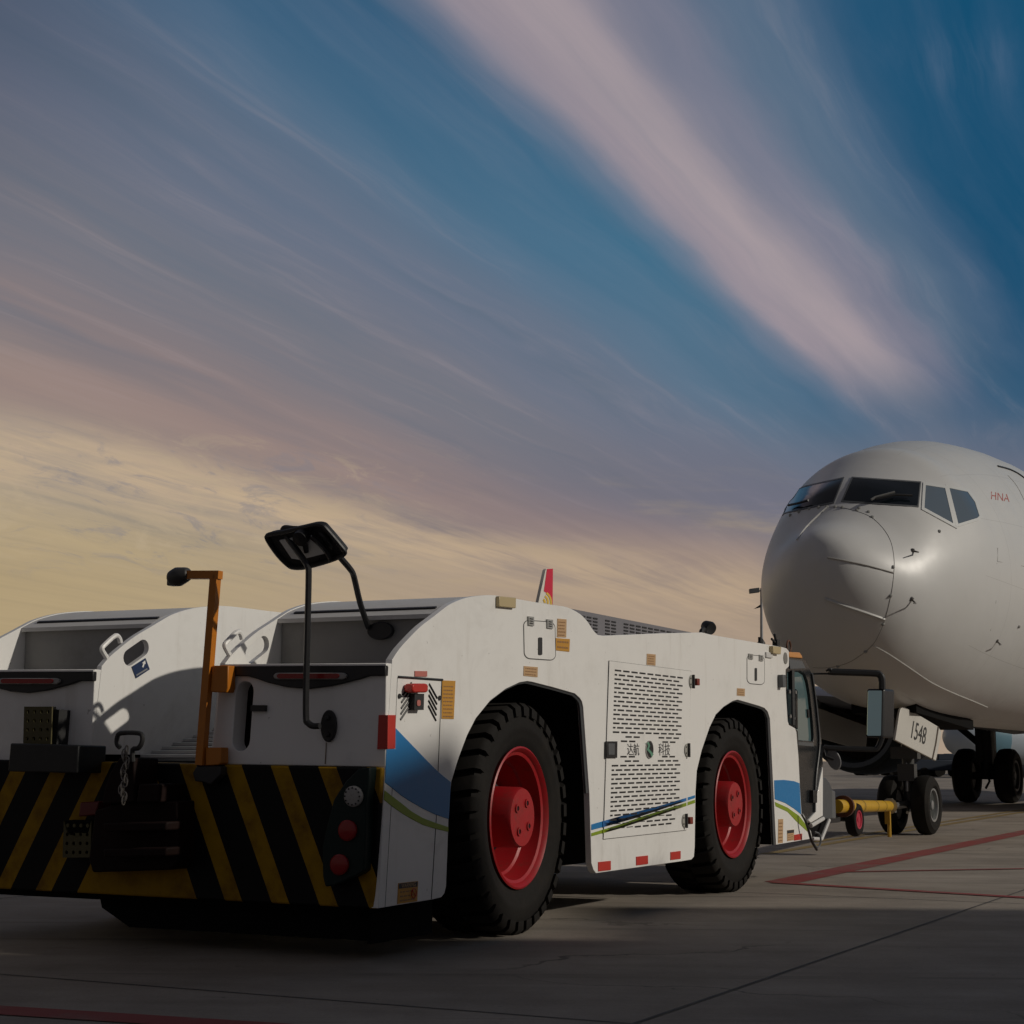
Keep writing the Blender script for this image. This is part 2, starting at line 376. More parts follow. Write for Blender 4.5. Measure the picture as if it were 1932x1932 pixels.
# ================================================================= GROUND
SLO = ground(0, 2359); SLB = ground(497, 2398); SL1 = (SLB - SLO).normalized(); SL2 = (ground(2479, 2155) - ground(1540, 2477)).normalized()
def concrete():
    mm = bpy.data.materials.new('apron_concrete'); mm.use_nodes = True; k = NT(mm.node_tree); p = k.n['Principled BSDF']
    tcn = k.node('ShaderNodeTexCoord'); co = tcn.outputs['Object']
    a = k.noise(co, .35, 6, .6); b = k.noise(co, 2.3, 6, .65); c = k.noise(co, 60, 4, .7)
    mp = k.node('ShaderNodeMapping'); k.l.new(co, mp.inputs[0]); mp.inputs['Rotation'].default_value = (0, 0, math.radians(60)); mp.inputs['Scale'].default_value = (.15, 2.5, 1)
    d = k.noise(mp.outputs[0], 1.5, 5, .6)
    f = k.m('ADD', k.m('ADD', k.m('MULTIPLY', a, .4), k.m('MULTIPLY', b, .25)), k.m('ADD', k.m('MULTIPLY', c, .15), k.m('MULTIPLY', d, .2)))
    col = k.mix(k.ss(f, .34, .66), (.22, .188, .154), (.44, .384, .322))
    st = k.ss(k.noise(co, .8, 5, .7, 1.2), .60, .74)
    col = k.mix(k.m('MULTIPLY', st, .35), col, (.07, .062, .055))
    sx = k.node('ShaderNodeSeparateXYZ'); k.l.new(co, sx.inputs[0]); cr_ = SL1.x * SL2.y - SL1.y * SL2.x
    ux = k.m('SUBTRACT', sx.outputs[0], SLO.x); uy = k.m('SUBTRACT', sx.outputs[1], SLO.y)
    ca = k.m('DIVIDE', k.m('SUBTRACT', k.m('MULTIPLY', ux, SL2.y), k.m('MULTIPLY', uy, SL2.x)), cr_ * 5.2)
    cb = k.m('DIVIDE', k.m('SUBTRACT', k.m('MULTIPLY', uy, SL1.x), k.m('MULTIPLY', ux, SL1.y)), cr_ * 5.2)
    cv = k.node('ShaderNodeCombineXYZ'); k.l.new(k.m('FLOOR', ca), cv.inputs[0]); k.l.new(k.m('FLOOR', cb), cv.inputs[1])
    wn = k.node('ShaderNodeTexWhiteNoise'); k.l.new(cv.outputs[0], wn.inputs['Vector'])
    col = k.mix(k.m('MULTIPLY', wn.outputs['Value'], .30), col, (.12, .108, .095))
    vo = k.node('ShaderNodeTexVoronoi'); vo.feature = 'DISTANCE_TO_EDGE'; vo.inputs['Scale'].default_value = .45
    wv_ = k.node('ShaderNodeVectorMath', operation='ADD'); k.l.new(co, wv_.inputs[0]); nz = k.node('ShaderNodeTexNoise'); nz.inputs['Scale'].default_value = 2.2; nz.inputs['Detail'].default_value = 5; k.l.new(co, nz.inputs['Vector']); sc_ = k.node('ShaderNodeVectorMath', operation='SCALE'); k.l.new(nz.outputs['Color'], sc_.inputs[0]); sc_.inputs[3].default_value = .5; k.l.new(sc_.outputs[0], wv_.inputs[1]); k.l.new(wv_.outputs[0], vo.inputs['Vector'])
    crk = k.m('MULTIPLY', k.ss(vo.outputs['Distance'], .006, .002), k.ss(k.noise(co, .21, 2, .5), .50, .58))
    col = k.mix(k.m('MULTIPLY', crk, .6), col, (.05, .045, .04))
    mq = k.node('ShaderNodeMapping'); k.l.new(co, mq.inputs[0]); mq.inputs['Rotation'].default_value = (0, 0, math.radians(-24)); mq.inputs['Scale'].default_value = (.06, 1.6, 1)
    tm_ = k.m('MULTIPLY', k.ss(k.noise(mq.outputs[0], 2.2, 4, .6), .58, .70), k.ss(b, .35, .6))
    col = k.mix(k.m('MULTIPLY', tm_, .42), col, (.06, .055, .05))
    sp = k.ss(k.noise(co, 14, 2, .5), .72, .78)
    col = k.mix(k.m('MULTIPLY', sp, .4), col, (.05, .045, .04))
    k.l.new(col, p.inputs['Base Color']); p.inputs['Roughness'].default_value = .82; p.inputs['Specular IOR Level'].default_value = .25
    bm_ = k.node('ShaderNodeBump'); bm_.inputs['Strength'].default_value = .35; bm_.inputs['Distance'].default_value = .01
    k.l.new(k.m('ADD', c, k.m('MULTIPLY', b, .8)), bm_.inputs['Height']); k.l.new(bm_.outputs[0], p.inputs['Normal'])
    return mm
g = MB()
g.add([(-3000, -3000, 0), (3000, -3000, 0), (3000, 3000, 0), (-3000, 3000, 0)], [(0, 1, 2, 3)])
tag(g.build('apron_ground', concrete()), kind='structure')
def strip(mb, a, b, wid, z=.0035, mi=0):
    a = V((a[0], a[1], z)); b = V((b[0], b[1], z)); d = (b - a).normalized(); n = V((-d.y, d.x, 0)) * wid / 2
    mb.add([a - n, b - n, b + n, a + n], [(0, 1, 2, 3)], mi)
def paintmat(name, c1, c2):
    mm = bpy.data.materials.new(name); mm.use_nodes = True; k = NT(mm.node_tree); p = k.n['Principled BSDF']
    tcn = k.node('ShaderNodeTexCoord'); a = k.noise(tcn.outputs['Object'], 3, 7, .7)
    k.l.new(k.mix(k.ss(a, .45, .68), c1, c2), p.inputs['Base Color']); p.inputs['Roughness'].default_value = .75; return mm
rp = paintmat('red_marking_paint', (.26, .04, .035), (.2, .11, .09)); yp = paintmat('yellow_marking_paint', (.27, .18, .045), (.2, .17, .11))
wp = paintmat('joint_filler', (.05, .046, .042), (.12, .11, .1))
a = ground(1890, 2137); b = ground(2479, 2015); dmain = (b - a).normalized()
r = MB(); strip(r, a, a + dmain * 40, .24)
c0 = ground(1900, 2139); c1 = ground(2479, 2174); strip(r, c0 + (c0 - c1).normalized() * .1, c0 + (c1 - c0).normalized() * 14, .11, .005)
c0 = ground(2035, 2112); c1 = ground(2479, 2104); strip(r, c0, c0 + (c1 - c0).normalized() * 16, .07, .0055)
c0 = ground(-300, 2428); c1 = ground(545, 2482); strip(r, c0, c0 + (c1 - c0).normalized() * 14, .16)
tag(r.build('red_ground_marking', rp), kind='structure')
yl = MB()
c0 = ground(1900, 2060); c1 = ground(2250, 2003); d = (c1 - c0).normalized(); strip(yl, c0 - d * .6, c0 + d * 90, .12)
c0 = ground(1990, 2036); c1 = ground(2260, 1997); strip(yl, c0 - d * .3, c0 + d * 90, .10, .005)
tag(yl.build('yellow_ground_marking', yp), kind='structure')
j1a, j1b = ground(0, 2359), ground(497, 2398); j2a, j2b = ground(1540, 2477), ground(2479, 2155)
d1 = (j1b - j1a).normalized(); d2 = (j2b - j2a).normalized()
js = MB()
for k in range(-3, 30):
    o = j1a + d2 * 5.2 * k; strip(js, o - d1 * 60, o + d1 * 120, .013, .0015)
for k in range(-20, 20):
    o = j2a + d1 * 5.2 * k; strip(js, o - d2 * 20, o + d2 * 160, .015, .0022)
tag(js.build('expansion_joint_line', wp), kind='structure')

# ================================================================= TRACTOR
G0 = ground(1260, 2268)
def hdir(px):          # horizontal direction towards a pixel column on the horizon
    d = ray(px, 1838); return V((d.x, d.y, 0)).normalized()
ds = hdir(3340)
t_ = (-7500 - W / 2) / F
dr = -V((t_, 1.0 / math.cos(PITCH) * 1.0, 0)).normalized()      # from the corner towards... (flipped below)
dr = V((t_ * math.cos(0), 1.0 / math.cos(PITCH), 0)).normalized()   # pointing left and away along the rear face
nS = V((ds.y, -ds.x, 0))          # side-plane normal, outwards to the right
def S(px, py, off=0): return hit(G0, nS, px, py, off)
CORN = S(930, 2000)
nR = V((dr.y, -dr.x, 0));
if nR.dot(ds) > 0: nR = -nR
def R(px, py, off=0): return hit(CORN, nR, px, py, off)
w1 = (R(527, 1730) - CORN).dot(dr); w2 = (R(226, 1730) - CORN).dot(dr); wT = w1 + w2
print('pod width', w1, w2, wT, 'angle', math.degrees(ds.angle(dr)))
def PL(dist):                      # plane parallel to the side plane, shifted inwards along the rear face
    def fn(px, py, off=0): return hit(G0 + dr * dist, nS, px, py, off)
    return fn
BASE = V((CORN.x, CORN.y, 0)) + dr * wT / 2 + ds * 2.2
TR = thing('tow_tractor', 'white aircraft tow tractor with red wheels and black and yellow striped rear bumper', 'tow tractor', BASE)

def qd(fn, pts, off): return [fn(x, y, off) for x, y in pts]
def decal(name, fn, pts, mt, parent=TR, off=.004, th=None, n=None, bevel=0, back=.003):
    mb = MB(); n = n if n is not None else nS
    mb.prism(qd(fn, pts, off), -n * (off + back) if th is None else -n * th); return mb.build(name, mt, parent, bevel=bevel)
# --- side outline (native pixels of the photograph's side view, unprojected on the side plane)
top_curve = [(950, 1597), (968, 1570), (1000, 1535), (1022, 1514), (1047, 1495), (1070, 1477), (1093, 1461), (1130, 1447), (1174, 1441), (1211, 1443),
             (1280, 1455), (1335, 1464), (1373, 1470), (1404, 1486), (1422, 1504), (1435, 1524), (1447, 1537)]
front_edge = [(1460, 1539), (1600, 1533), (1699, 1531), (1724, 1537), (1839, 1557), (1896, 1567), (1905, 1570), (1910, 1577), (1910, 1613), (1902, 1621), (1903, 1680), (1907, 1745),
              (1910, 1755), (1925, 1763), (1928, 1772), (1933, 1830), (1937, 1910), (1941, 1975), (1963, 2012), (1967, 2030)]
farch = [(1879, 2045), (1864, 1739), (1859, 1723), (1851, 1714), (1838, 1709), (1786, 1694), (1774, 1697), (1752, 1711), (1733, 1730), (1718, 1761), (1699, 1816), (1687, 1866), (1684, 1916), (1682, 2050), (1680, 2074), (1674, 2081)]
mid_b = [(1650, 2085), (1443, 2114), (1437, 2106), (1432, 2090)]
rarch = [(1427, 1920), (1412, 1711), (1409, 1698), (1404, 1690), (1392, 1679), (1340, 1664), (1289, 1651), (1277, 1649), (1258, 1652), (1224, 1668), (1187, 1696), (1152, 1739), (1131, 1780), (1109, 1839), (1093, 1892), (1087, 1950), (1084, 2044), (1080, 2146), (1076, 2163), (1069, 2172)]
rb = [(1050, 2177), (916, 2199), (933, 1858)]
outline = top_curve + front_edge + farch + mid_b + rarch + rb
tcs = smooth([V((*p, 0)) for p in top_curve], 3); tc2 = [(p.x, p.y) for p in tcs]
outl2 = tc2 + front_edge + farch + mid_b + rarch + rb
sidep = MB(); PTH = .035
sidep.prism(qd(S, outl2, 0), -nS * PTH)
bluer = [(936, 1814), (958, 1813), (958, 1762), (985, 1790), (1012, 1818), (1036, 1843), (1059, 1866), (1075, 1880), (1092, 1893), (1087, 1983), (1054, 1972), (1025, 1958), (997, 1942), (972, 1926), (950, 1908), (933, 1895)]
greenr = [(932, 1913), (947, 1925), (972, 1944), (997, 1964), (1024, 1980), (1053, 1991), (1086, 2002), (1086, 2014), (1053, 2006), (1024, 1997), (997, 1983), (972, 1968), (947, 1950), (930, 1936)]
bluem = [(1432, 1996), (1470, 1985), (1534, 1967), (1600, 1950), (1683, 1925), (1683, 1932), (1600, 1960), (1534, 1982), (1470, 2000), (1432, 2010)]
greenm = [(1432, 2017), (1500, 1996), (1560, 1975), (1683, 1936), (1683, 1944), (1560, 1986), (1500, 2006), (1432, 2025)]
bluef = [(1874.5, 1889), (1898, 1888), (1923, 1891), (1936, 1896), (1940, 1972), (1923, 1958), (1901, 1944), (1876, 1935)]
greenf = [(1876, 1941), (1907, 1955), (1935, 1975), (1960, 2008), (1957, 2015), (1929, 1989), (1907, 1965.5), (1878, 1952)]
for pts, mi in ((bluer, 1), (greenr, 2), (bluef, 1), (greenf, 2)):
    sidep.prism(qd(S, pts, .0025), -nS * .004, mi=mi)
# middle swoosh left and right of the grille door
def clipx(pts, x0, x1):
    def clip(ps, k, sgn):
        outp = []
        for i in range(len(ps)):
            a, b = ps[i - 1], ps[i]; ia = sgn * (a[0] - k) >= 0; ib = sgn * (b[0] - k) >= 0
            if ia != ib:
                t1 = (k - a[0]) / (b[0] - a[0]); outp.append((k, a[1] + (b[1] - a[1]) * t1))
            if ib: outp.append(b)
        return outp
    return clip(clip(pts, x0, 1), x1, -1)
for pts, mi in ((bluem, 1), (greenm, 2)):
    for x0, x1 in ((1431, 1459), (1663, 1683)):
        sidep.prism(qd(S, clipx(pts, x0, x1), .0025), -nS * .004, mi=mi)
# scuffs keep to the material; build
sidep.build('side_panel', [white, blue, green], TR, bevel=.004)

# far outer side panel (mirror of the near one) and the two inner cheek plates of the pods
shape_top = [S(x, y) for x, y in tc2]
zb = .86
def cheek(dist, th, hole=False, far=False):
    pts = [p + dr * dist for p in shape_top]
    endp = pts[-1].copy(); endp.z = zb; st = R(933, 1856) + dr * dist; st.z = zb
    hs = []
    if hole:
        cx, cy, ux, uy = 330.0, 1580.0, 0, 0
        f2 = PL(w2); c = f2(330, 1580); a1 = f2(310, 1594); a2 = f2(351, 1565); d_ = (a2 - a1); L = d_.length; d_.normalize(); up = nS.cross(d_).normalized()
        rr = (f2(337, 1598) - f2(324, 1561)).length / 2 * .95
        off = dr * (dist - w2); c += off
        for sgn, st0 in ((1, 0), (-1, PI)):
            for k in range(9):
                an = -PI / 2 + PI * k / 8
                hs.append(c + d_ * (sgn * L * .42) * 1 + (d_ * math.cos(an) * sgn + up * math.sin(an) * sgn) * rr)
    mb = MB(); mb.prism(pts + [endp, st], -nS * th, holes=[hs] if hs else ()); return mb
cheek(w1, .03, True).build('inner_cheek_plate', white, TR, bevel=.003)
cheek(w2, .03, True).build('inner_cheek_plate', white, TR, bevel=.003)
mb = MB(); mb.prism([p + dr * wT for p in qd(S, outl2, 0)], -nS * PTH); mb.build('side_panel', white, TR, bevel=.004)

# pod roofs + hood: follows the top outline, set 1 cm below the plate edge
def sheet(pts, d, lo, hi, drop=.012, th=.02, mi=0, mb=None):
    mb = mb or MB(); a = [p + d * lo - V((0, 0, drop)) for p in pts]; b = [p + d * hi - V((0, 0, drop)) for p in pts]; n = len(pts)
    dn = V((0, 0, -th))
    vs = a + b + [p + dn for p in a] + [p + dn for p in b]
    fs = []
    for i in range(n - 1):
        fs += [(i, i + 1, n + i + 1, n + i), (2 * n + i, 3 * n + i, 3 * n + i + 1, 2 * n + i + 1), (i, 2 * n + i, 2 * n + i + 1, i + 1), (n + i, n + i + 1, 3 * n + i + 1, 3 * n + i)]
    fs += [(0, n, 3 * n, 2 * n), (n - 1, 3 * n - 1, 4 * n - 1, 2 * n - 1)]
    mb.add(vs, fs, mi); return mb
iroof = next(i for i, p in enumerate(tc2) if p[0] > 1056)
roofpts = [S(x, y) for x, y in tc2[iroof:] + [(1460, 1539), (1600, 1533), (1699, 1531), (1724, 1537), (1839, 1557), (1896, 1567)]]
for lo, hi in ((.04, w1 - .0), (w2 + .04, wT)):
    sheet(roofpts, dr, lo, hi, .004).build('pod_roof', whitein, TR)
# black slit + white front lip in the roof
for base in (0, w2):
    mb = MB(); q = S(1076, 1473); q2 = S(1062, 1482)
    for k in (0,):
        aa = roofpts[2] + dr * (base + .05); bb = roofpts[2] + dr * (base + w1 - .05); dd = (roofpts[3] - roofpts[2]) * .55
        up = V((0, 0, .004)); mb.prism([aa + up, bb + up, bb + dd + up, aa + dd + up], V((0, 0, -.012)))
    mb.build('roof_slit', black, TR)
# recess back wall
for base in (0, w2):
    mb = MB(); p0 = roofpts[0] + ds * .03; zl = R(750, 1613).z
    a = p0 + dr * (base + .04); b = p0 + dr * (base + w1 - .005); c = V((b.x, b.y, zl - .1)); d = V((a.x, a.y, zl - .1)); a.z -= .02; b.z -= .02
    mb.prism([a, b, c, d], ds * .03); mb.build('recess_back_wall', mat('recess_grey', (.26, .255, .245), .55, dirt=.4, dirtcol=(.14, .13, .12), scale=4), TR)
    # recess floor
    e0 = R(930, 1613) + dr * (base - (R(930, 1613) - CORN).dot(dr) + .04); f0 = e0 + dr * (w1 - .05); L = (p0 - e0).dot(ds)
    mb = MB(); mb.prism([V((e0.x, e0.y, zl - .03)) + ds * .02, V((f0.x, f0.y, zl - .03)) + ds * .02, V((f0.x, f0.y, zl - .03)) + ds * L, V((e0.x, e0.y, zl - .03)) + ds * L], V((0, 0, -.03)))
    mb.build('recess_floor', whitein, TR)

# rear panels of the two pods
slot = []
for cx, cy, r_s, st in ((587, 1679, 25.5, 180), (587, 1679, 25.5, 0), ):
    pass
def stad(fn, x0, y0, x1, y1, r, off=0, n=8, lean=0):
    """vertical stadium between two pixel centres"""
    a = fn(x0, y0, off); b = fn(x1, y1, off); ax = (a - b).normalized(); rr = (fn(x0 + r, y0, off) - a).length
    nn = (fn(x0 + 10, y0, off) - a).normalized(); pts = []
    for k in range(n + 1): an = PI * k / n; pts.append(a + nn * math.cos(an) * rr + ax * math.sin(an) * rr)
    for k in range(n + 1): an = PI + PI * k / n; pts.append(b + nn * math.cos(an) * rr + ax * math.sin(an) * rr)
    return pts
pan = [(514, 1850), (519, 1780), (527, 1678), (533, 1608), (936, 1605), (934, 1730), (933, 1857)]
mb = MB(); mb.prism(qd(R, pan, 0), ds * .09, holes=[stad(R, 592, 1674, 583, 1793, 21)]); mb.build('rear_panel', white, TR, bevel=.004)
mb = MB(); sh = dr * w2; mb.prism([p + sh for p in qd(R, pan, 0)], ds * .09); mb.build('rear_panel', white, TR, bevel=.004)
mb = MB(); q = [R(545, 1640, -.16), R(640, 1640, -.16), R(640, 1830, -.16), R(540, 1830, -.16)]; mb.prism(q, ds * .02); mb.build('slot_shade_plate', black, TR)  # black plate stands in for the shade inside the slot
decal('latch_bar', R, [(606, 1707), (641, 1707), (641, 1722), (606, 1722)], black, off=.02, n=nR)
# outer lip of the near panel seen from behind
# black header bar with the long marker lamp, one per pod
bar = [(565, 1613), (700, 1612), (933, 1611.5), (932, 1636), (894, 1636), (870, 1644), (835, 1653), (800, 1661), (745, 1668), (695, 1664), (648, 1653), (620, 1643), (598, 1637), (560, 1636)]
def horiz_stad(x0, x1, y, r, off, sh=V((0, 0, 0))):
    a = R(x0, y, off) + sh; b = R(x1, y, off) + sh; rr = (R(x0, y - r, off) - R(x0, y, off)).length; ax = (b - a).normalized(); up = V((0, 0, 1)); pts = []
    for k in range(9): an = -PI / 2 + PI * k / 8; pts.append(b + ax * math.cos(an) * rr * 1.6 + up * math.sin(an) * rr)
    for k in range(9): an = PI / 2 + PI * k / 8; pts.append(a + ax * math.cos(an) * rr * 1.6 + up * math.sin(an) * rr)
    return pts
for sh in (V((0, 0, 0)), dr * w2):
    mb = MB(); mb.prism([p + sh for p in qd(R, bar, .02)], -nR * .03); hb = mb.build('header_bar', black, TR, bevel=.004)
    mb = MB(); mb.prism(horiz_stad(672, 826, 1636.5, 8, .035, sh), -nR * .02); lb = mb.build('marker_lamp', lampc, TR, bevel=.004)
    mb = MB(); mb.prism(horiz_stad(678, 812, 1636.5, 6, .04, sh), -nR * .015); mb.build('red_lens', lampr, lb)
    lip = MB(); lip.prism([p + sh for p in qd(R, [(540, 1609.5), (934, 1607.5), (934, 1611), (560, 1613)], .022)], -nR * .03); lip.build('panel_lip', white, TR)

# louvred deck between the pods
f2 = PL(w2)
P1 = f2(318, 1841); P2 = f2(520, 1766); dv = (P2 - P1); gap = -dr * (w2 - w1)
mb = MB(); mb.prism([P1 + gap, P1, P1 + dv * 2.2, P1 + dv * 2.2 + gap], V((0, 0, -.03)))
for k in range(16):
    a = P1 + dv * (.10 + k * .125); up = V((0, 0, .012)); e1 = dv * (.022 if k else .03)
    mb.prism([a + up + gap, a + up, a + e1 + up, a + e1 + up + gap], V((0, 0, -.02)), mi=1)
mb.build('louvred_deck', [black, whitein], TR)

# rear bumper with chevrons : uv = metres along and up
def bumpermat():
    mm = bpy.data.materials.new('chevron_paint'); mm.use_nodes = True; k = NT(mm.node_tree); p = k.n['Principled BSDF']
    u = k.node('ShaderNodeUVMap'); sp = k.node('ShaderNodeSeparateXYZ'); k.l.new(u.outputs[0], sp.inputs[0]); s_, z_ = sp.outputs[0], sp.outputs[1]
    return mm, k, p, s_, z_
def rs(px, py): q = R(px, py); return ((q - CORN).dot(dr), q.z)
# right-hand stripes
a0 = rs(444, 1848); a1 = rs(777, 1855); b0 = rs(784, 2194)       # yellow left edges: three periods apart at the top
per = (a0[0] - a1[0]) / 3; topz = a1[1]
bx = rs(664, 1853); kslope = (bx[0] - b0[0]) / (bx[1] - b0[1])     # s shift per metre of height
wy = rs(664, 1853)[0] - rs(706, 1853)[0]
al = rs(245, 1842); bl = rs(97, 2153); kl = (al[0] - bl[0]) / (al[1] - bl[1]); wl = rs(245, 1842)[0] - rs(284, 1842)[0]
ct = rs(363, 1846); cb = rs(330, 2165)
mm, k, p, s_, z_ = bumpermat()
def stripes(s0, z0, kk, wid, sign):
    v = k.m('SUBTRACT', k.m('SUBTRACT', s_, s0), k.m('MULTIPLY', k.m('SUBTRACT', z_, z0), kk))
    fr = k.m('FRACT', k.m('ADD', k.m('DIVIDE', v, per), 40.0))
    return k.m('GREATER_THAN', fr, 1 - wid / per)
rt = stripes(bx[0], bx[1], kslope, wy, 1)
lf = stripes(al[0], al[1], kl, wl, 1)
side = k.m('GREATER_THAN', s_, k.m('ADD', ct[0], k.m('MULTIPLY', k.m('SUBTRACT', z_, ct[1]), (ct[0] - cb[0]) / (ct[1] - cb[1]))))
yy = k.m('ADD', k.m('MULTIPLY', side, lf), k.m('MULTIPLY', k.m('SUBTRACT', 1.0, side), rt))
# solid yellow wedge under the coupling where the chevrons meet
cl = k.m('SUBTRACT', s_, al[0] - per); v1 = k.m('SUBTRACT', cl, k.m('MULTIPLY', k.m('SUBTRACT', z_, al[1]), kl))
rl_ = rs(378, 1846); v2 = k.m('SUBTRACT', k.m('SUBTRACT', s_, rl_[0]), k.m('MULTIPLY', k.m('SUBTRACT', z_, rl_[1]), kslope))
wedge = k.m('MULTIPLY', k.m('LESS_THAN', v1, 0.0), k.m('GREATER_THAN', v2, 0.0))
yy = k.m('MAXIMUM', yy, wedge, clamp=True)
tcn = k.node('ShaderNodeTexCoord'); n1 = k.noise(tcn.outputs['Object'], 5, 6, .65); n2 = k.noise(tcn.outputs['Object'], 30, 4, .6)
ycol = k.mix(k.ss(n1, .4, .75), (.36, .20, .003), (.15, .07, .005))
bcol = (.003, .003, .003)
wear = k.ss(k.m('ADD', k.m('MULTIPLY', n2, .6), k.m('MULTIPLY', n1, .4)), .64, .72)
cc = k.mix(yy, bcol, ycol); cc = k.mix(k.m('MULTIPLY', wear, .5), cc, (.03, .018, .01))
k.l.new(cc, p.inputs['Base Color']); p.inputs['Roughness'].default_value = .6; p.inputs['Specular IOR Level'].default_value = .2
bb = k.node('ShaderNodeBump'); bb.inputs['Strength'].default_value = .15; bb.inputs['Distance'].default_value = .01; k.l.new(n2, bb.inputs['Height']); k.l.new(bb.outputs[0], p.inputs['Normal'])
chev = mm
tR = R(933, 1858); bR = R(916, 2199); zT, zB = tR.z, bR.z
tL = R(0, 1839); bL = R(-0, 2150); tL = tR + (tL - tR) * (wT / max(.1, (tL - tR).dot(dr))); bL = bR + (bL - bR) * ((wT) / max(.1, (bL - bR).dot(dr)))
mb = MB(); mb.prism([p + nR * .03 for p in (tR, tL, bL, bR)], -nR * .028)
mb.prism([p + dr * k_ + nR * .001 for p, k_ in ((tR, .07), (tL, -.07), (bL, -.07), (bR, .07))], ds * .26)
bo = mb.build('rear_bumper', chev, TR, bevel=.008)
uvl = bo.data.uv_layers.new(name='UVMap')
for lp in bo.data.loops:
    v = bo.data.vertices[lp.vertex_index].co + WORLD[TR.name]; uvl.data[lp.index].uv = ((v - CORN).dot(dr), v.z)

# hidden belly of the machine
mb = MB()
def seg(s0, s1, lo, hi, z0, z1):
    c = V((CORN.x, CORN.y, (z0 + z1) / 2)) + ds * (s0 + s1) / 2 + dr * (lo + hi) / 2
    mb.box(c, ds * (s1 - s0) / 2, dr * (hi - lo) / 2, V((0, 0, (z1 - z0) / 2)))
sF = (S(1900, 1900) - CORN).dot(ds)
seg(.28, sF - .2, .5, wT - .5, .24, .80); seg(.06, .34, .10, wT - .1, .20, .8)
mb.build('chassis', under, TR)
s_a = (S(1062, 2170) - CORN).dot(ds)
mb = MB(); o_ = V((CORN.x, CORN.y, 0)); mb.prism([o_ + ds * .08 + dr * .10 + V((0, 0, z)) for z in (.07, .36)] + [o_ + ds * (s_a + .12) + dr * .10 + V((0, 0, z)) for z in (.62, .07)], dr * .02)
mb.build('shade_flap', under, TR)  # side flap added to keep sunlight off the ground under the rear
sl_ = (R(185, 2170) - CORN).dot(dr)
mb = MB(); mb.prism([o_ + ds * .10 + dr * .12 + V((0, 0, z)) for z in (.08, .36)] + [o_ + ds * .10 + dr * sl_ + V((0, 0, .36)), o_ + ds * .10 + dr * (sl_ - .06) + V((0, 0, .16)), o_ + ds * .10 + dr * (sl_ - .22) + V((0, 0, .08))], ds * .02)
mb.build('shade_flap', under, TR)  # cross flap added likewise, cut to the dark underbody outline
# wheel-arch liners
for ar, nm in ((rarch, 'wheel_arch_liner'), (farch, 'wheel_arch_liner')):
    for far in (0, 1):
        mb = MB(); pts = [S(x, y, -PTH) for x, y in ar]; c = sum(pts, V((0, 0, 0))) / len(pts); c.z = .3
        pts = [pts[0] * 1] + [p for p in pts[1:]]
        ofs = dr * (.0 if not far else wT - .5 + .0); n = len(pts)
        a = [p + ofs for p in pts]; b = [p + ofs + dr * .47 for p in pts]
        mb.add(a + b, [(i, i + 1, n + i + 1, n + i) for i in range(n - 1)])
        mb.add(b, [list(range(n))]); mb.build(nm, under, TR)
        # rubber lip on the opening
        mb = MB()
        if not far:
            a = [S(x, y, .001) for x, y in ar]; mb.tube([p - nS * .02 for p in a], .012, 6); mb.build('arch_edging', grey, TR)

# wheels : local frame, +X outwards
def tyre_mesh(R0, Wd, lug=True):
    mb = MB(); h = Wd / 2
    ri = R0 * .60
    prof = [(-h * .80, ri), (-h * .98, R0 * .70), (-h * 1.02, R0 * .80), (-h * .96, R0 * .90), (-h * .86, R0 * .948), (-h * .5, R0 * .955), (0, R0 * .957), (h * .5, R0 * .955), (h * .86, R0 * .948), (h * .96, R0 * .90), (h * 1.02, R0 * .80), (h * 1.03, R0 * .77), (h * 1.0, R0 * .75), (h * .98, R0 * .70), (h * .93, R0 * .66), (h * .80, ri)]
    mb.lathe(prof, (0, 0, 0), (1, 0, 0), 64, closed=True)
    if lug:
        for i in range(34):
            for s in (-1, 1):
                an = 2 * PI * (i + (.5 if s < 0 else 0)) / 34; da = .060
                vs = []
                for (x, rr) in ((s * h * .06, R0 * .95), (s * h * .06, R0 * 1.0), (s * h * .90, R0 * 1.0), (s * h * 1.045, R0 * .96), (s * h * 1.06, R0 * .885), (s * h * .90, R0 * .90)):
                    sk = .05 * (abs(x) / h)
                    for q in (-da, da): vs.append((x, math.sin(an + q + sk) * rr, math.cos(an + q + sk) * rr))
                fs = [(0, 2, 3, 1), (2, 4, 5, 3), (4, 6, 7, 5), (6, 8, 9, 7), (8, 10, 11, 9), (10, 0, 1, 11), (0, 10, 8, 6, 4, 2), (1, 3, 5, 7, 9, 11)]
                mb.add(vs, fs)
    return mb
def rim_mesh(R1, h):      # deep dish
    mb = MB(); x = h
    prof = [(x * .92, R1 * .985), (x * 1.02, R1 * 1.01), (x * 1.05, R1 * .985), (x * .98, R1 * .95), (x * .90, R1 * .93), (x * .86, R1 * .885), (x * .55, R1 * .86), (x * .35, R1 * .83), (x * .30, R1 * .79), (x * .1, R1 * .77), (-x * .55, R1 * .72), (-x * .7, R1 * .70), (-x * .9, R1 * .9), (x * .5, R1 * .95)]
    mb.lathe(prof, (0, 0, 0), (1, 0, 0), 56, closed=True); mb.lathe([(-x * .58, R1 * .73), (-x * .62, R1 * .5), (-x * .62, .001), (-x * .75, .001), (-x * .75, R1 * .7)], (0, 0, 0), (1, 0, 0), 40, mi=1, closed=True); return mb
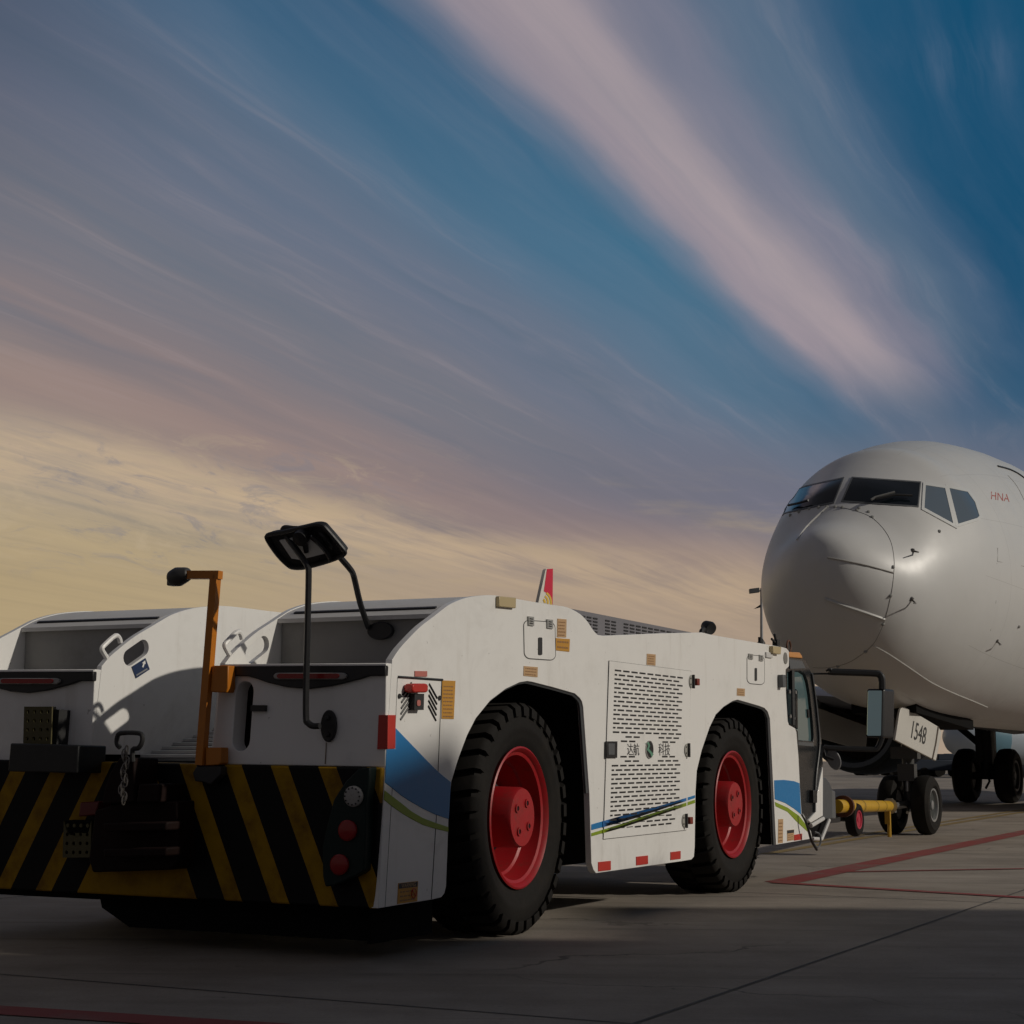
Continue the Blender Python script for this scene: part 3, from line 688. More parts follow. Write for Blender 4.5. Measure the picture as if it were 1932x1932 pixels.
def hub_mesh(rh, x0, x1):
    mb = MB(); mb.lathe([(x0, rh * 1.25), (x0 + .03, rh * 1.22), (x0 + .05, rh * 1.02), (x1 - .015, rh), (x1, rh * .95), (x1 + .001, .0005)], (0, 0, 0), (1, 0, 0), 36)
    for i in range(10):
        an = 2 * PI * i / 10; c = V((x0 + .02, math.cos(an) * rh * 1.55, math.sin(an) * rh * 1.55))
        mb.lathe([(-.02, .014), (.02, .014), (.028, .009), (.0285, .0003)], c, (1, 0, 0), 6)
    for i in range(4):
        an = PI / 4 + .2 + PI / 2 * i; c = V((x1, math.cos(an) * rh * .55, math.sin(an) * rh * .55))
        mb.lathe([(.000, .022), (.007, .022), (.007, .013), (-.001, .013), (-.0012, .0003)], c, (1, 0, 0), 14, mi=0)
        mb.lathe([(.0015, .014), (.003, .012), (.0032, .0003)], c, (1, 0, 0), 12, mi=1)
    return mb
def tread_label(mb, R1, R2):
    pass
RT, WT = .565, .34
tyre_me = rim_me = hub_me = None
def add_wheel(center, steer=0, out=1):
    global tyre_me, rim_me, hub_me
    ax = nS * out; ax = Matrix.Rotation(steer, 3, 'Z') @ ax
    Mx = Matrix((ax, V((0, 0, 1)).cross(ax), V((0, 0, 1)))).transposed().to_4x4(); Mx.translation = center - WORLD[TR.name]
    if tyre_me is None:
        mb = MB(); mb.lathe([(-.13, .17), (.0, .17), (.0, .001), (-.13, .001)], (0, 0, 0), (1, 0, 0), 24, closed=True)
        drum = mb.build('wheel', dark, TR, M=Mx)
        ty = tyre_mesh(RT, WT).build('tyre', rubber, drum, M=Matrix.Identity(4), angle=50)
        ri = rim_mesh(.345, WT / 2 * .92).build('rim', [red, mat('shaded_grimy_red', (.10, .010, .010), .7, dirt=.8, dirtcol=(.025, .018, .015), scale=9)], drum, M=Matrix.Identity(4))  # back disc: shade behind the hub put into the red, plus grime
        hb = hub_mesh(.148, -.095, .172).build('hub', [red, black], drum, M=Matrix.Identity(4))
        tyre_me = (drum, ty, ri, hb)
    else:
        drum = tyre_me[0].copy(); sc.collection.objects.link(drum); drum.parent = TR; drum.matrix_local = Mx
        for c in tyre_me[1:]:
            c2 = c.copy(); sc.collection.objects.link(c2); c2.parent = drum
for (px, py, st) in ((1262, 1968, 3.5), (1779, 1939, 1.0)):
    p = S(px, py, -.04); c = V((p.x, p.y, RT)) - nS * (WT / 2)
    if st > 2: 
        print('rear wheel z', p.z)
    add_wheel(c, math.radians(st))
    add_wheel(c + dr * (wT - .46), 0, -1)

# --- details on the side
seam = lambda name, pts, w_=.003, mt=ink: MB().tube([S(x, y, .0) for x, y in pts], w_, 6).build(name, mt, TR)
seam('door_seam', [(962, 1640), (957, 1760), (950, 1900), (932, 2196)], .0014)
seam('door_seam', [(963, 1638.6), (1071, 1646)], .006)
seam('door_seam', [(1069, 1647), (1056, 1980), (1044, 2177)], .0025)
slits = (((840, 815), (632, 1110)), ((835, 930), (625, 1235)), ((828, 1055), (620, 1360)), ((822, 1170), (612, 1480)), ((815, 1290), (605, 1600)),
         ((1215, 840), (1385, 1145)), ((1210, 965), (1378, 1270)), ((1205, 1075), (1370, 1385)), ((1200, 1190), (1365, 1505)), ((1195, 1305), (1358, 1620)))
c8 = lambda x, y: (900 + x / 8.78, 1560 + y / 8.78)
for grp in (slits[:5], slits[5:]):
    vent = MB()
    for a, b in grp: vent.tube([S(*c8(*a)), S(*c8(*b))], .0055, 6)
    vent.build('vent_slits', black, TR)
for x, y in ((580, 1100), (1433, 1140)):
    p = S(*c8(x, y)); MB().lathe([(-.003, .011), (.005, .011), (.0055, .0005)], p, nS, 14).build('door_lock', black, TR)
def rrect(x0, y0, x1, y1, r, shx=0, shy=0, n=5):
    """rounded rectangle in pixels; shx: x shift per px of y, shy: y shift per px of x"""
    pts = []
    for cx, cy, a0 in ((x1 - r, y0 + r, -90), (x1 - r, y1 - r, 0), (x0 + r, y1 - r, 90), (x0 + r, y0 + r, 180)):
        for k in range(n + 1):
            an = math.radians(a0 + 90 * k / n); pts.append((cx + r * math.cos(an), cy + r * math.sin(an)))
    mx, my = (x0 + x1) / 2, (y0 + y1) / 2
    return [(x + (y - my) * shx, y + (x - mx) * shy) for x, y in pts]
lt = decal('warning_latch', S, [c8(x, y) for x, y in ((915, 1045), (1115, 1050), (1105, 1395), (905, 1395))], dark, off=.03)
MB().prism(qd(S, [c8(x, y) for x, y in rrect(870, 830, 1205, 1025, 60)], .05), -nS * .045).build('red_head', redsig, lt, bevel=.006)
MB().prism(qd(S, [c8(x, y) for x, y in rrect(965, 1180, 1040, 1310, 35)], .034), -nS * .02).build('button', pink, lt)
decal('warning_label', S, [c8(920, 565), c8(1180, 568), c8(1180, 685), c8(920, 680)], pink)
def printed(name, pts, base, rows=4, head=None, fn=S, n=None, off=.003):
    """label with lines of tiny print"""
    n = n if n is not None else nS
    mb = MB(); mb.prism(qd(fn, pts, off), -n * (off + .002)); tl, tr_, br, bl_ = [V((*p, 0)) for p in pts]
    def uvp(u, v): q = (tl * (1 - u) + tr_ * u) * (1 - v) + (bl_ * (1 - u) + br * u) * v; return (q.x, q.y)
    v0 = .12
    if head: mb.prism(qd(fn, [uvp(0.02, .02), uvp(.98, .02), uvp(.98, head), uvp(.02, head)], off + .0012), -n * .002, mi=2); v0 = head + .1
    rnd = random.Random(int(pts[0][0]))
    for i in range(rows):
        v = v0 + (1 - v0) * (i + .2) / rows; u = .12
        while u < .82:
            L = rnd.uniform(.06, .2); L = min(L, .9 - u)
            mb.prism(qd(fn, [uvp(u, v), uvp(u + L, v), uvp(u + L, v + .32 * (1 - v0) / rows), uvp(u, v + .32 * (1 - v0) / rows)], off + .0012), -n * .002, mi=1); u += L + .05
    return mb.build(name, [base, mat('faded_print', (.3, .16, .07), .6), ink], TR)
printed('notice_label', [c8(1500, 765), c8(1780, 775), c8(1745, 1585), c8(1490, 1580)], amber, 9)
c5 = lambda x, y: (1000 + x / 3.22, 1380 + y / 3.22)
c6 = lambda x, y: (1050 + x / 3.22, 1640 + y / 3.22)
c7 = lambda x, y: (1550 + x / 3.22, 1450 + y / 3.22)
c4 = lambda x, y: (500 + x / 3.22, 1750 + y / 3.22)
decal('marker_lamp', S, [c5(672, 203), c5(805, 216), c5(803, 298), c5(672, 285)], mat('cream_plastic', (.5, .4, .22), .4), off=.02, bevel=.004)
printed('notice_label', [c5(1127, 378), c5(1197, 385), c5(1194, 525), c5(1124, 522)], tan, 5)
printed('notice_label', [c5(1115, 530), c5(1223, 538), c5(1219, 637), c5(1113, 625)], amber, 2)
printed('notice_label', [c5(865, 748), c5(973, 757), c5(971, 835), c5(863, 824)], tan, 3)
printed('notice_label', [c5(1825, 652), c5(1892, 658), c5(1890, 745), c5(1823, 738)], tan, 4)
printed('notice_label', [c7(757, 695), c7(816, 700), c7(815, 758), c7(755, 752)], tan, 3)
printed('notice_label', [c7(1078, 1717), c7(1115, 1715), c7(1112, 1900), c7(1075, 1905)], tan, 6)
printed('notice_label', [c7(1147, 1803), c7(1200, 1797), c7(1198, 1880), c7(1147, 1888)], tan, 3, head=.3)
lab = printed('warning_plate', [c4(1498, 1250), c4(1650, 1233), c4(1643, 1390), c4(1490, 1412)], amber, 3, head=.27)
tb = MB(); o_ = S(*c4(1520, 1288), .0055); x_ = (S(*c4(1630, 1272), .0055) - o_); text_mesh(tb, 'WARNING', o_, x_.normalized(), V((0, 0, 1)), .018, nS, 0, width=x_.length)
tb.build('plate_lettering', tan, TR)
ci = S(*c4(1618, 1328), .006); mb = MB(); mb.tube([ci + (ds * math.cos(a) + V((0, 0, 1)) * math.sin(a)) * .02 for a in [2 * PI * k / 16 for k in range(16)]], .0018, 5, closed=True)
mb.tube([ci - ds * .012 + V((0, 0, .012)), ci + ds * .012 - V((0, 0, .012))], .0018, 5); mb.build('prohibition_symbol', redsig, TR)
# hatches
def hatch(pts_rr, hinges, slotp):
    pts = pts_rr
    h = MB(); h.prism(qd(S, pts, .002), -nS * .004); ho = h.build('hatch', white, TR)
    MB().tube([S(x, y, .0015) for x, y in pts], .0026, 5, closed=True).build('hatch_gasket', mat('seam_grey', (.12, .115, .11), .7), ho)
    for q in hinges:
        hb = MB(); hb.prism(qd(S, q, .010), -nS * .01)
        c = sum(qd(S, q, .012), V((0, 0, 0))) / 4; hgt = (S(*q[0]) - S(*q[3])).length
        for dz in (-.25, 0, .25): hb.box(c + V((0, 0, dz * hgt)), ds * .016, nS * .002, V((0, 0, hgt * .035)), mi=1)
        hb.build('hinge', [mat('hinge_metal', (.4, .4, .38), .4, metal=.3), ink], ho)
    MB().prism(qd(S, slotp, .006), -nS * .006).build('handle_slot', ink, ho)
hatch([c5(x, y) for x, y in rrect(864, 398, 1108, 696, 45, .02, .07)],
      [[c5(902, 360), c5(944, 365), c5(945, 436), c5(903, 430)], [c5(1048, 383), c5(1092, 388), c5(1093, 458), c5(1049, 452)]],
      [c5(x, y) for x, y in rrect(979, 525, 1008, 662, 9)])
hatch([c7(x, y) for x, y in rrect(832, 440, 968, 664, 35, .0, .09)],
      [[c7(850, 425), c7(880, 430), c7(880, 472), c7(850, 467)], [c7(932, 435), c7(960, 440), c7(960, 486), c7(932, 481)]],
      [c7(x, y) for x, y in rrect(895, 538, 911, 638, 6)])
decal('toggle_latch', S, [c7(985, 412), c7(1035, 420), c7(1033, 462), c7(985, 455)], whitein, off=.012, bevel=.003)
decal('marker_lamp', S, [c7(1037, 366), c7(1100, 374), c7(1097, 432), c7(1037, 424)], mat('cream_plastic', (.5, .4, .22)), off=.03, bevel=.004)
pc = S(*c7(1130, 462)); mb = MB(); mb.lathe([(-.002, .042), (.004, .042), (.0045, .035), (.003, .0005)], pc, nS, 24); mb.build('round_vent_cap', mat('cap_grey', (.2, .19, .17), .6), TR)
decal('side_box', S, [c7(1112, 590), c7(1136, 592), c7(1136, 690), c7(1114, 690)], grey, off=.04, bevel=.004)
for q in (((1449, 2087), (1479, 2084), (1479, 2106), (1449, 2109.5)), ((1541, 2074), (1569, 2071), (1569, 2091.5), (1541, 2095)), ((1624, 2063), (1648, 2060), (1648, 2079), (1624, 2082)), ((1923, 2021), (1942, 2018), (1942, 2032), (1923, 2035))):
    decal('red_reflector', S, q, redsig)
decal('red_reflector', S, [(936, 1731), (958, 1731), (957, 1812), (935, 1813)], redsig, off=.005)
decal('red_reflector', R, [(916.5, 1731), (939, 1731), (938, 1813), (913, 1814)], redsig, off=.006, n=nR)

# grille door
TLd, TRd, BRd, BLd = V((1473, 1600, 0)), V((1671, 1625, 0)), V((1660, 2009, 0)), V((1459, 2031, 0))
def gd(u, v): q = (TLd * (1 - u) + TRd * u) * (1 - v) + (BLd * (1 - u) + BRd * u) * v; return (q.x, q.y)
# perspective-correct: unproject corners and interpolate in 3D
A3, B3, C3, D3 = [S(q.x, q.y) for q in (TLd, TRd, BRd, BLd)]
def g3(u, v, off=0): return (A3 * (1 - u) + B3 * u) * (1 - v) + (D3 * (1 - u) + C3 * u) * v + nS * off
gdoor = MB(); gdoor.prism([g3(0, 0, .006), g3(1, 0, .006), g3(1, 1, .006), g3(0, 1, .006)], -nS * .012)
def slot_(u, v, L, hv=.0095):
    if abs(v - (.95 - .14 * u)) < .036: hv = .0045      # slots half filled by the stripe film
    gdoor.prism([g3(u, v, .0075), g3(u + L, v, .0075), g3(u + L, v + hv, .0075), g3(u, v + hv, .0075)], -nS * .004, mi=1)
PU = .0945; LU = .070; U0 = .062
def row(v, alt, umax=.94, skip=()):
    if not alt:
        for i in range(9):
            u = U0 + i * PU
            if u + LU < umax and i not in skip: slot_(u, v, LU)
    else:
        slot_(U0, v, .026)
        for i in range(8):
            u = U0 + .046 + i * PU
            if u + LU < umax and i not in skip: slot_(u, v, LU)
DV = .02535
for i in range(15):
    um = .90 if i < 5 else .95
    row(.045 + i * DV, i % 2 == 1, um)
row(.045 + 15 * DV + .001, True, .95, (0, 3, 4, 5)) if False else None
def part_row(v, cols):
    for u in cols: slot_(u, v, LU)
v_ = .045 + 15 * DV; part_row(v_, (.206, .30, .60, .695, .79)); part_row(v_ + DV, (.155, .25, .65, .745))
v_ = .565; part_row(v_ - DV, (.155, .25, .65, .745)); part_row(v_, (.206, .30, .60, .695, .79))
for i in range(15):
    um = .95 if i < 11 else .87
    row(v_ + DV * (i + 1), i % 2 == 1, um)
# coloured swoosh carried across the door between the slots
def dband(y0s, mi):
    upper, lower = y0s; n = 14
    for i in range(n):
        x0 = 1460 + (1662 - 1460) * i / n; x1 = 1460 + (1662 - 1460) * (i + 1) / n
        def yy_(lst, x):
            for a, b in zip(lst[:-1], lst[1:]):
                if a[0] <= x <= b[0]: return a[1] + (b[1] - a[1]) * (x - a[0]) / (b[0] - a[0])
            return lst[-1][1]
        gdoor.prism([S(x0, yy_(upper, x0), .0068), S(x1, yy_(upper, x1), .0068), S(x1, yy_(lower, x1), .0068), S(x0, yy_(lower, x0), .0068)], -nS * .003, mi=mi)
dband((bluem[:5], bluem[:4:-1]), 2); dband((greenm[:4], greenm[:3:-1]), 3)
gob = gdoor.build('grille_door', [white, black, mat('door_swoosh_blue', (.03, .15, .40), .4), green], TR)
MB().tube([g3(0, 0, .004), g3(1, 0, .004), g3(1, 1, .004), g3(0, 1, .004)], .0028, 4, closed=True).build('door_gap', ink, gob)
c9 = lambda x, y: (1450 + x / 7.728, 1750 + y / 7.728)
for body, x0, x1, y0, y1 in (('达航', 530, 757, 380, 610), ('科技', 1118, 1332, 380, 610)):
    tb = MB(); o_ = S(*c9(x0, y1), .008); xe = S(*c9(x1, y1), .008); ye = S(*c9(x0, y0), .008)
    text_mesh(tb, body, o_, (xe - o_).normalized(), (ye - o_).normalized(), (ye - o_).length, nS, 0, width=(xe - o_).length)
    tb.build('door_lettering', mat('lettering_ink', (.06, .06, .06), .5), gob)
lc = S(*c9(938, 498), .007); lr = (S(*c9(938, 330), .007) - lc).length
lg = MB(); lg.lathe([(0, lr), (.006, lr), (.006, lr * .9), (.0005, .0005)], lc, nS, 36, mi=0); lg.lathe([(.0005, lr * .9), (.0065, lr * .9), (.0067, .0005)], lc, nS, 36, mi=1)
zz = [c9(895, 375), c9(935, 360), c9(958, 430), c9(935, 485), c9(985, 540), c9(1022, 590), c9(985, 640), c9(962, 580), c9(897, 500), c9(925, 425), c9(915, 400)]
lg.prism([S(x, y, .0155) for x, y in zz], -nS * .002, mi=2)
lg.build('round_emblem', [steel, black, mat('emblem_green', (.12, .3, .2), .4)], gob)
h_ = MB(); h_.prism(qd(S, [c9(150, 345), c9(350, 345), c9(345, 655), c9(145, 655)], .016), -nS * .012); h_.prism(qd(S, [c9(185, 385), c9(300, 385), c9(297, 600), c9(182, 600)], .018), -nS * .004, mi=1)
h_.build('door_handle', [black, grey], gob, bevel=.002)
for (x, y, has) in ((1674, 1650, 1), (1663, 1816, 0), (1657, 1987, 1)):
    c = S(x, y, .008); mb = MB(); mb.lathe([(0, .040), (.005, .040), (.006, .036), (.0062, .0005)], c, nS, 20)
    mb.tube([c + V((0, 0, .042)) + nS * .012 + ds * .005, c - V((0, 0, .042)) + nS * .012 + ds * .005], .009, 8, mi=1)
    for q in range(4): mb.lathe([(0, .005), (.009, .005), (.0095, .0002)], c + ds * (.026 if q % 2 else -.026) + V((0, 0, .018 if q < 2 else -.018)), nS, 6, mi=1)
    ho = mb.build('hinge', [mat('hinge_disc', (.42, .41, .37), .4, metal=.2), dark], gob)
    if has:
        c2 = c + ds * .055; mb = MB(); mb.box(c2 + nS * .01, ds * .022, nS * .016, V((0, 0, .021))); mb.build('red_catch', mat('rusty_red', (.22, .03, .015), .5), gob, bevel=.004)

# --- hood grille behind the near pod (side of the raised engine cover)
f3 = PL(.55)
mb = MB(); tp = [(1385, 1474), (1674, 1531), (1674, 1540), (1440, 1575), (1385, 1560)]
mb.prism([f3(x, y) for x, y in tp], dr * .9)
def hs(u, v):   # top edge parametrisation
    x = 1405 + u * 268; yt = 1482 + u * 49; return f3(x, yt + v, .004)
for r_i in range(7):
    for cI in range(18):
        u0 = (cI + .12) / 18; u1 = (cI + .82) / 18; v = 7 + r_i * 8
        if cI in (3, 6) : continue
        mb.prism([hs(u0, v), hs(u1, v), hs(u1, v + 3.6), hs(u0, v + 3.6)], -nS * .006, mi=1)
mb.build('engine_cover', [mat('cover_grey', (.17, .165, .18), .5), black], TR)

# work lamp on the hood
def wp_(px, py, off=-.12): return S(px, py, off)
mb = MB(); c = wp_(*c7(520, 215)); mb.lathe([(-.03, .015), (-.02, .035), (.03, .046), (.05, .04), (.05, .001)], c, (ds * -.3 + nS * .5 - V((0, 0, .25))).normalized(), 18)
mb.tube([c, wp_(*c7(480, 250)), wp_(*c7(478, 268))], .018, 8); mb.build('work_lamp', black, TR, bevel=0)
mb = MB(); c = wp_(1843, 1556, -.3); mb.lathe([(-.05, .03), (0, .03), (.03, .012), (.035, .001)], c + V((0, 0, .0)), (0, 0, 1), 10); mb.box(c - ds * .03, ds * .012, nS * .01, V((0, 0, .04))); mb.build('aerial_base', dark, TR)
# loop + fittings near the cab roof
c = wp_(*c7(1158, 375), -.25); mb = MB(); mb.tube([c + (ds * math.cos(a) * .9 + V((0, 0, 1)) * math.sin(a)) * .05 for a in [2 * PI * k / 16 for k in range(16)]], .008, 6, closed=True); mb.build('cable_loop', mat('brown_cable', (.12, .045, .02), .6), TR)
c = wp_(*c7(1060, 350), -.1); mb = MB(); mb.box(c, ds * .03, nS * .02, V((0, 0, .03))); mb.tube([c, c + V((0, 0, .07)) - ds * .03], .012, 6); mb.tube([c, c + V((0, 0, .03)) - ds * .1], .01, 6); mb.build('cable_bracket', dark, TR, bevel=.003)

# --- cab
cabS = lambda px, py, off=0: S(px, py, -.03 + off)
CW = 1.15
cab_out = [c7(1120, 455), c7(1160, 455), c7(1255, 465), c7(1290, 490), c7(1315, 535), c7(1342, 590), c7(1366, 720), c7(1385, 860), c7(1402, 1000), c7(1418, 1150), c7(1422, 1290), c7(1400, 1420), c7(1372, 1560), c7(1364, 1665), c7(1325, 1712), c7(1262, 1745), c7(1200, 1745), c7(1200, 1020), c7(1120, 960)]
win = [c7(1145, 575), c7(1180, 562), c7(1250, 560), c7(1285, 585), c7(1305, 640), c7(1322, 740), c7(1335, 860), c7(1345, 960), c7(1352, 1070), c7(1350, 1110), c7(1232, 1100), c7(1228, 1030), c7(1180, 985), c7(1150, 965)]
mb = MB(); mb.prism(qd(cabS, cab_out, 0), -nS * .06, holes=[qd(cabS, win, 0)]); mb.build('cab_side_frame', mat('cab_black', (.014, .016, .018), .25), TR, bevel=.004)
mb = MB(); mb.prism(qd(cabS, win, -.02), -nS * .006); mb.build('cab_side_window', glassb, TR)
mb = MB(); mb.tube([cabS(*c7(1180, 558), -.0), cabS(*c7(1186, 985), -.0)], .022, 6); mb.build('window_pillar', black, TR)
mb = MB(); mb.prism(qd(cabS, [c7(1145, 702), c7(1215, 702), c7(1228, 715), c7(1230, 1015), c7(1150, 965)], .006), -nS * .02); mb.build('lower_vent_window', glassd, TR, bevel=.004)
for x, y in ((1158, 725), (1205, 728), (1165, 915), (1195, 930)):
    mb = MB(); mb.lathe([(0, .014), (.01, .014), (.011, .001)], cabS(*c7(x, y), .008), nS, 10); mb.build('window_catch', steel, TR)
mb = MB(); mb.prism(qd(cabS, [c7(1305, 860), c7(1318, 862), c7(1322, 925), c7(1310, 925)], -.01), -nS * .01); mb.build('window_latch', black, TR)
# cab shell behind the frame: roof, front pillar, far side
roofl = [cabS(*p, -.06) for p in cab_out[1:11]]
mb = MB(); n = len(roofl); far = [p + dr * CW for p in roofl]
for i in range(4):
    mb.prism([roofl[i], roofl[i + 1], far[i + 1], far[i]], (roofl[i + 1] - roofl[i]).cross(dr).normalized() * (-.03))
mb.build('cab_roof', mat('cab_black', (.014, .016, .018)), TR)
mb = MB(); mb.prism([roofl[4], roofl[9], far[9], far[4]], ds * .012); mb.build('windscreen', glassb, TR)
mb = MB(); lw = [cabS(*p, -.06) for p in cab_out[9:16]]
for a_, b_ in zip(lw[:-1], lw[1:]): mb.prism([a_, b_, b_ + dr * CW, a_ + dr * CW], -ds * .03)
mb.build('cab_front_wall', black, TR)
decal('roof_beacon', cabS, [c7(1158, 412), c7(1245, 416), c7(1262, 440), c7(1270, 464), c7(1162, 456)], mat('amber_plastic', (.62, .28, .08), .4), off=.01, th=.14, bevel=.008)
decal('roof_trim', cabS, [c7(1160, 470), c7(1262, 482), c7(1290, 540), c7(1170, 545)], grey, off=.006)
decal('door_trim_panel', cabS, [c7(1232, 1112), c7(1350, 1122), c7(1352, 1150), c7(1232, 1140)], grey, off=.005)
decal('door_hinge', cabS, [c7(1352, 1490), c7(1382, 1490), c7(1380, 1590), c7(1350, 1590)], black, off=.03, bevel=.004)
mb = MB(); mb.tube(smooth([cabS(*c7(1340, 580), .008), cabS(*c7(1366, 760), .008), cabS(*c7(1385, 940), .008), cabS(*c7(1398, 1140), .008), cabS(*c7(1370, 1400), .008), cabS(*c7(1362, 1660), .008)], 4), .008, 6); mb.build('door_rail', grey, TR)
# white front post and step frame
mb = MB(); mb.prism(qd(cabS, [c7(1424, 1310), c7(1424, 1690), c7(1330, 1745), c7(1312, 1725), c7(1366, 1665), c7(1374, 1560), c7(1405, 1400)], .012), -nS * .05); mb.build('front_post', white, TR, bevel=.003)
mb = MB(); mb.tube([cabS(*c7(1472, 1722)), cabS(*c7(1412, 1872)), cabS(*c7(1340, 1868))], .014, 8); mb.tube([cabS(*c7(1330, 1768)), cabS(*c7(1425, 1712))], .016, 8); mb.build('step_frame', whitein, TR)
mb = MB(); mb.prism(qd(cabS, [c7(1330, 1750), c7(1424, 1700), c7(1470, 1722), c7(1410, 1862), c7(1350, 1862), c7(1300, 1800)], -.06), -nS * .6); mb.build('front_step_well', under, TR)
# grey front mudguard box
mb = MB(); mb.prism(qd(cabS, [c7(1424, 1392), c7(1450, 1396), c7(1478, 1430), c7(1498, 1480), c7(1500, 1716), c7(1424, 1716)], .0), -nS * .5); mb.build('front_fender', mat('fender_grey', (.075, .08, .085), .5), TR, bevel=.01)
mb = MB(); mb.prism(qd(cabS, [c7(1485, 1480), c7(1522, 1500), c7(1528, 1716), c7(1485, 1716)], -.04), -nS * 1.2); mb.build('front_bumper', mat('bumper_grey', (.12, .125, .13), .45), TR, bevel=.01)
mb = MB(); mb.prism(qd(cabS, [c7(1480, 1716), c7(1560, 1700), c7(1560, 1740), c7(1480, 1750)], -.3), -nS * .3); mb.build('front_hitch', black, TR)
# loose hose hanging at the front corner
cE = lambda x, y: (1850 + x / 6.44, 1880 + y / 6.44)
mb = MB(); mb.tube(smooth([S(*cE(588, 585), .03), S(*cE(640, 680), .05), S(*cE(690, 830), .06), S(*cE(740, 1000), .06), S(*cE(820, 1140), .06)], 5), .010, 7); mb.build('hose', black, TR)
mb = MB(); mb.tube(smooth([S(*cE(785, 865), .0), S(*cE(850, 890), .02), S(*cE(880, 960), .03), S(*cE(870, 1060), .03), S(*cE(820, 1100), .03), S(*cE(770, 1040), .02)], 5), .007, 6); mb.build('hose', grey, TR)

# front mirrors, carried on arms ahead of the cab
MD = S(*c7(1420, 1100)).y + .1
def FP(px, py, dy=0): return hit((0, MD + dy, 0), (0, 1, 0), px, py)
mb = MB(); arm = [c7(1470, 545), c7(1478, 562), c7(1500, 568), c7(1830, 580), c7(1865, 592), c7(1882, 622), c7(1885, 705)]
mb.tube(smooth([FP(*p) for p in arm], 3), .028, 8); mb.tube([FP(*c7(1345, 583)), FP(*c7(1475, 583)), FP(*c7(1490, 570))], .008, 6); mb.build('mirror_arm', black, TR); mb = MB()
mb.tube(smooth([FP(*c7(1422, 1195)), FP(*c7(1426, 1150)), FP(*c7(1470, 1160)), FP(*c7(1790, 1172)), FP(*c7(1850, 1160)), FP(*c7(1885, 1080))], 3), .022, 8)
mb.build('mirror_arm', black, TR)
hd = [c7(x, y) for x, y in rrect(1760, 700, 1900, 1082, 20, -.02)]
mb = MB(); mb.prism([FP(x, y) for x, y in hd], V((.12, .16, 0))); mh = mb.build('mirror_housing', mat('mirror_case', (.02, .021, .023), .4), TR, bevel=.012)
gl_ = [c7(x, y) for x, y in rrect(1772, 714, 1880, 1066, 8, -.02)]
mb = MB(); mb.prism([FP(x, y, -.016) for x, y in gl_], V((.0, .012, 0)));
mb.build('mirror_glass', mirror, mh)
mb = MB(); c = FP(*c7(1508, 1250)); ax = V((-.25, -.9, .1)).normalized()
q1 = V((.35, 0, -1)).normalized(); q2 = q1.cross(ax); mb.prism([c + q1 * .082 * math.cos(a) + q2 * .052 * math.sin(a) for a in [2 * PI * k / 24 for k in range(24)]], -ax * .03); mb.build('round_mirror', mat('mirror_back', (.16, .16, .165), .4), TR, bevel=.006)
mb = MB(); mb.tube([FP(*c7(1430, 1180)), FP(*c7(1440, 1225)), c], .012, 7); mb.build('mirror_bracket', black, TR)

# --- rear details
# grab loops on the inner cheek plates
c1 = lambda x, y: (0 + x / 3.22, 1400 + y / 3.22)
c2_ = lambda x, y: (0 + x / 3.22, 1800 + y / 3.22)
c3 = lambda x, y: (400 + x / 3.22, 1200 + y / 3.22)
for sh in (V((0, 0, 0)), dr * (w2 - w1)):
    f1 = PL(w1); pts = [c3(600, 1120), c3(590, 1082), c3(560, 1062), c3(480, 1140), c3(465, 1165), c3(472, 1190), c3(500, 1240)]
    mb = MB(); mb.tube(smooth([f1(x, y, -.015) + sh for x, y in pts], 3), .012, 8); mb.build('grab_handle', white, TR)
dc = PL(w2); stk = printed
mb = MB(); q = [c1(1028, 690), c1(1135, 622), c1(1168, 710), c1(1062, 780)]; mb.prism([dc(x, y, .004) for x, y in q], -nS * .006)
arrow = [c1(1108, 690), c1(1118, 665), c1(1108, 660), c1(1132, 640), c1(1136, 668), c1(1128, 668), c1(1118, 696)]
mb.prism([dc(x, y, .0055) for x, y in arrow], -nS * .002, mi=1); mb.prism([dc(x, y, .0055) for x, y in (c1(1062, 752), c1(1148, 700), c1(1151, 710), c1(1066, 762))], -nS * .002, mi=2)
mb.build('blue_sticker', [mat('sticker_navy', (.012, .03, .09), .4), white, steel], TR)
# orange post with lamp, on two brackets
oa = lambda px, py, o=.07: R(px, py, o)
mb = MB()
top = oa(522, 1392); bot = oa(486, 1852); lf_ = oa(452, 1392)
mb.tube([bot, top], .026, 4, up=dr + nR * 1e-4); mb.build('orange_post', orange, TR)
mb = MB(); mb.tube([top + (top - lf_).normalized() * .026, lf_], .026, 4, up=V((0, 0, 1))); mb.build('post_arm', orange, TR)
mb = MB(); mb.prism(qd(R, [c3(365, 1325), c3(490, 1322), c3(488, 1500), c3(475, 1535), c3(350, 1530)], .075), -nR * .06); mb.build('post_bracket', orange, TR, bevel=.004)
mb = MB(); mb.prism(qd(R, [c1(1600, 1320), c1(1722, 1318), c1(1722, 1440), c1(1700, 1455), c1(1600, 1460)], .075), -nR * .06); mb.build('post_bracket', orange, TR, bevel=.004)
mb = MB(); mb.prism(qd(R, [c2_(1530, 178), c2_(1720, 178), c2_(1720, 240), c2_(1640, 320), c2_(1580, 300), c2_(1520, 295), c2_(1500, 230)], .085), -nR * .05); mb.build('post_foot', dark, TR, bevel=.004)
hc = oa(436, 1395); ax = (top - lf_).normalized()
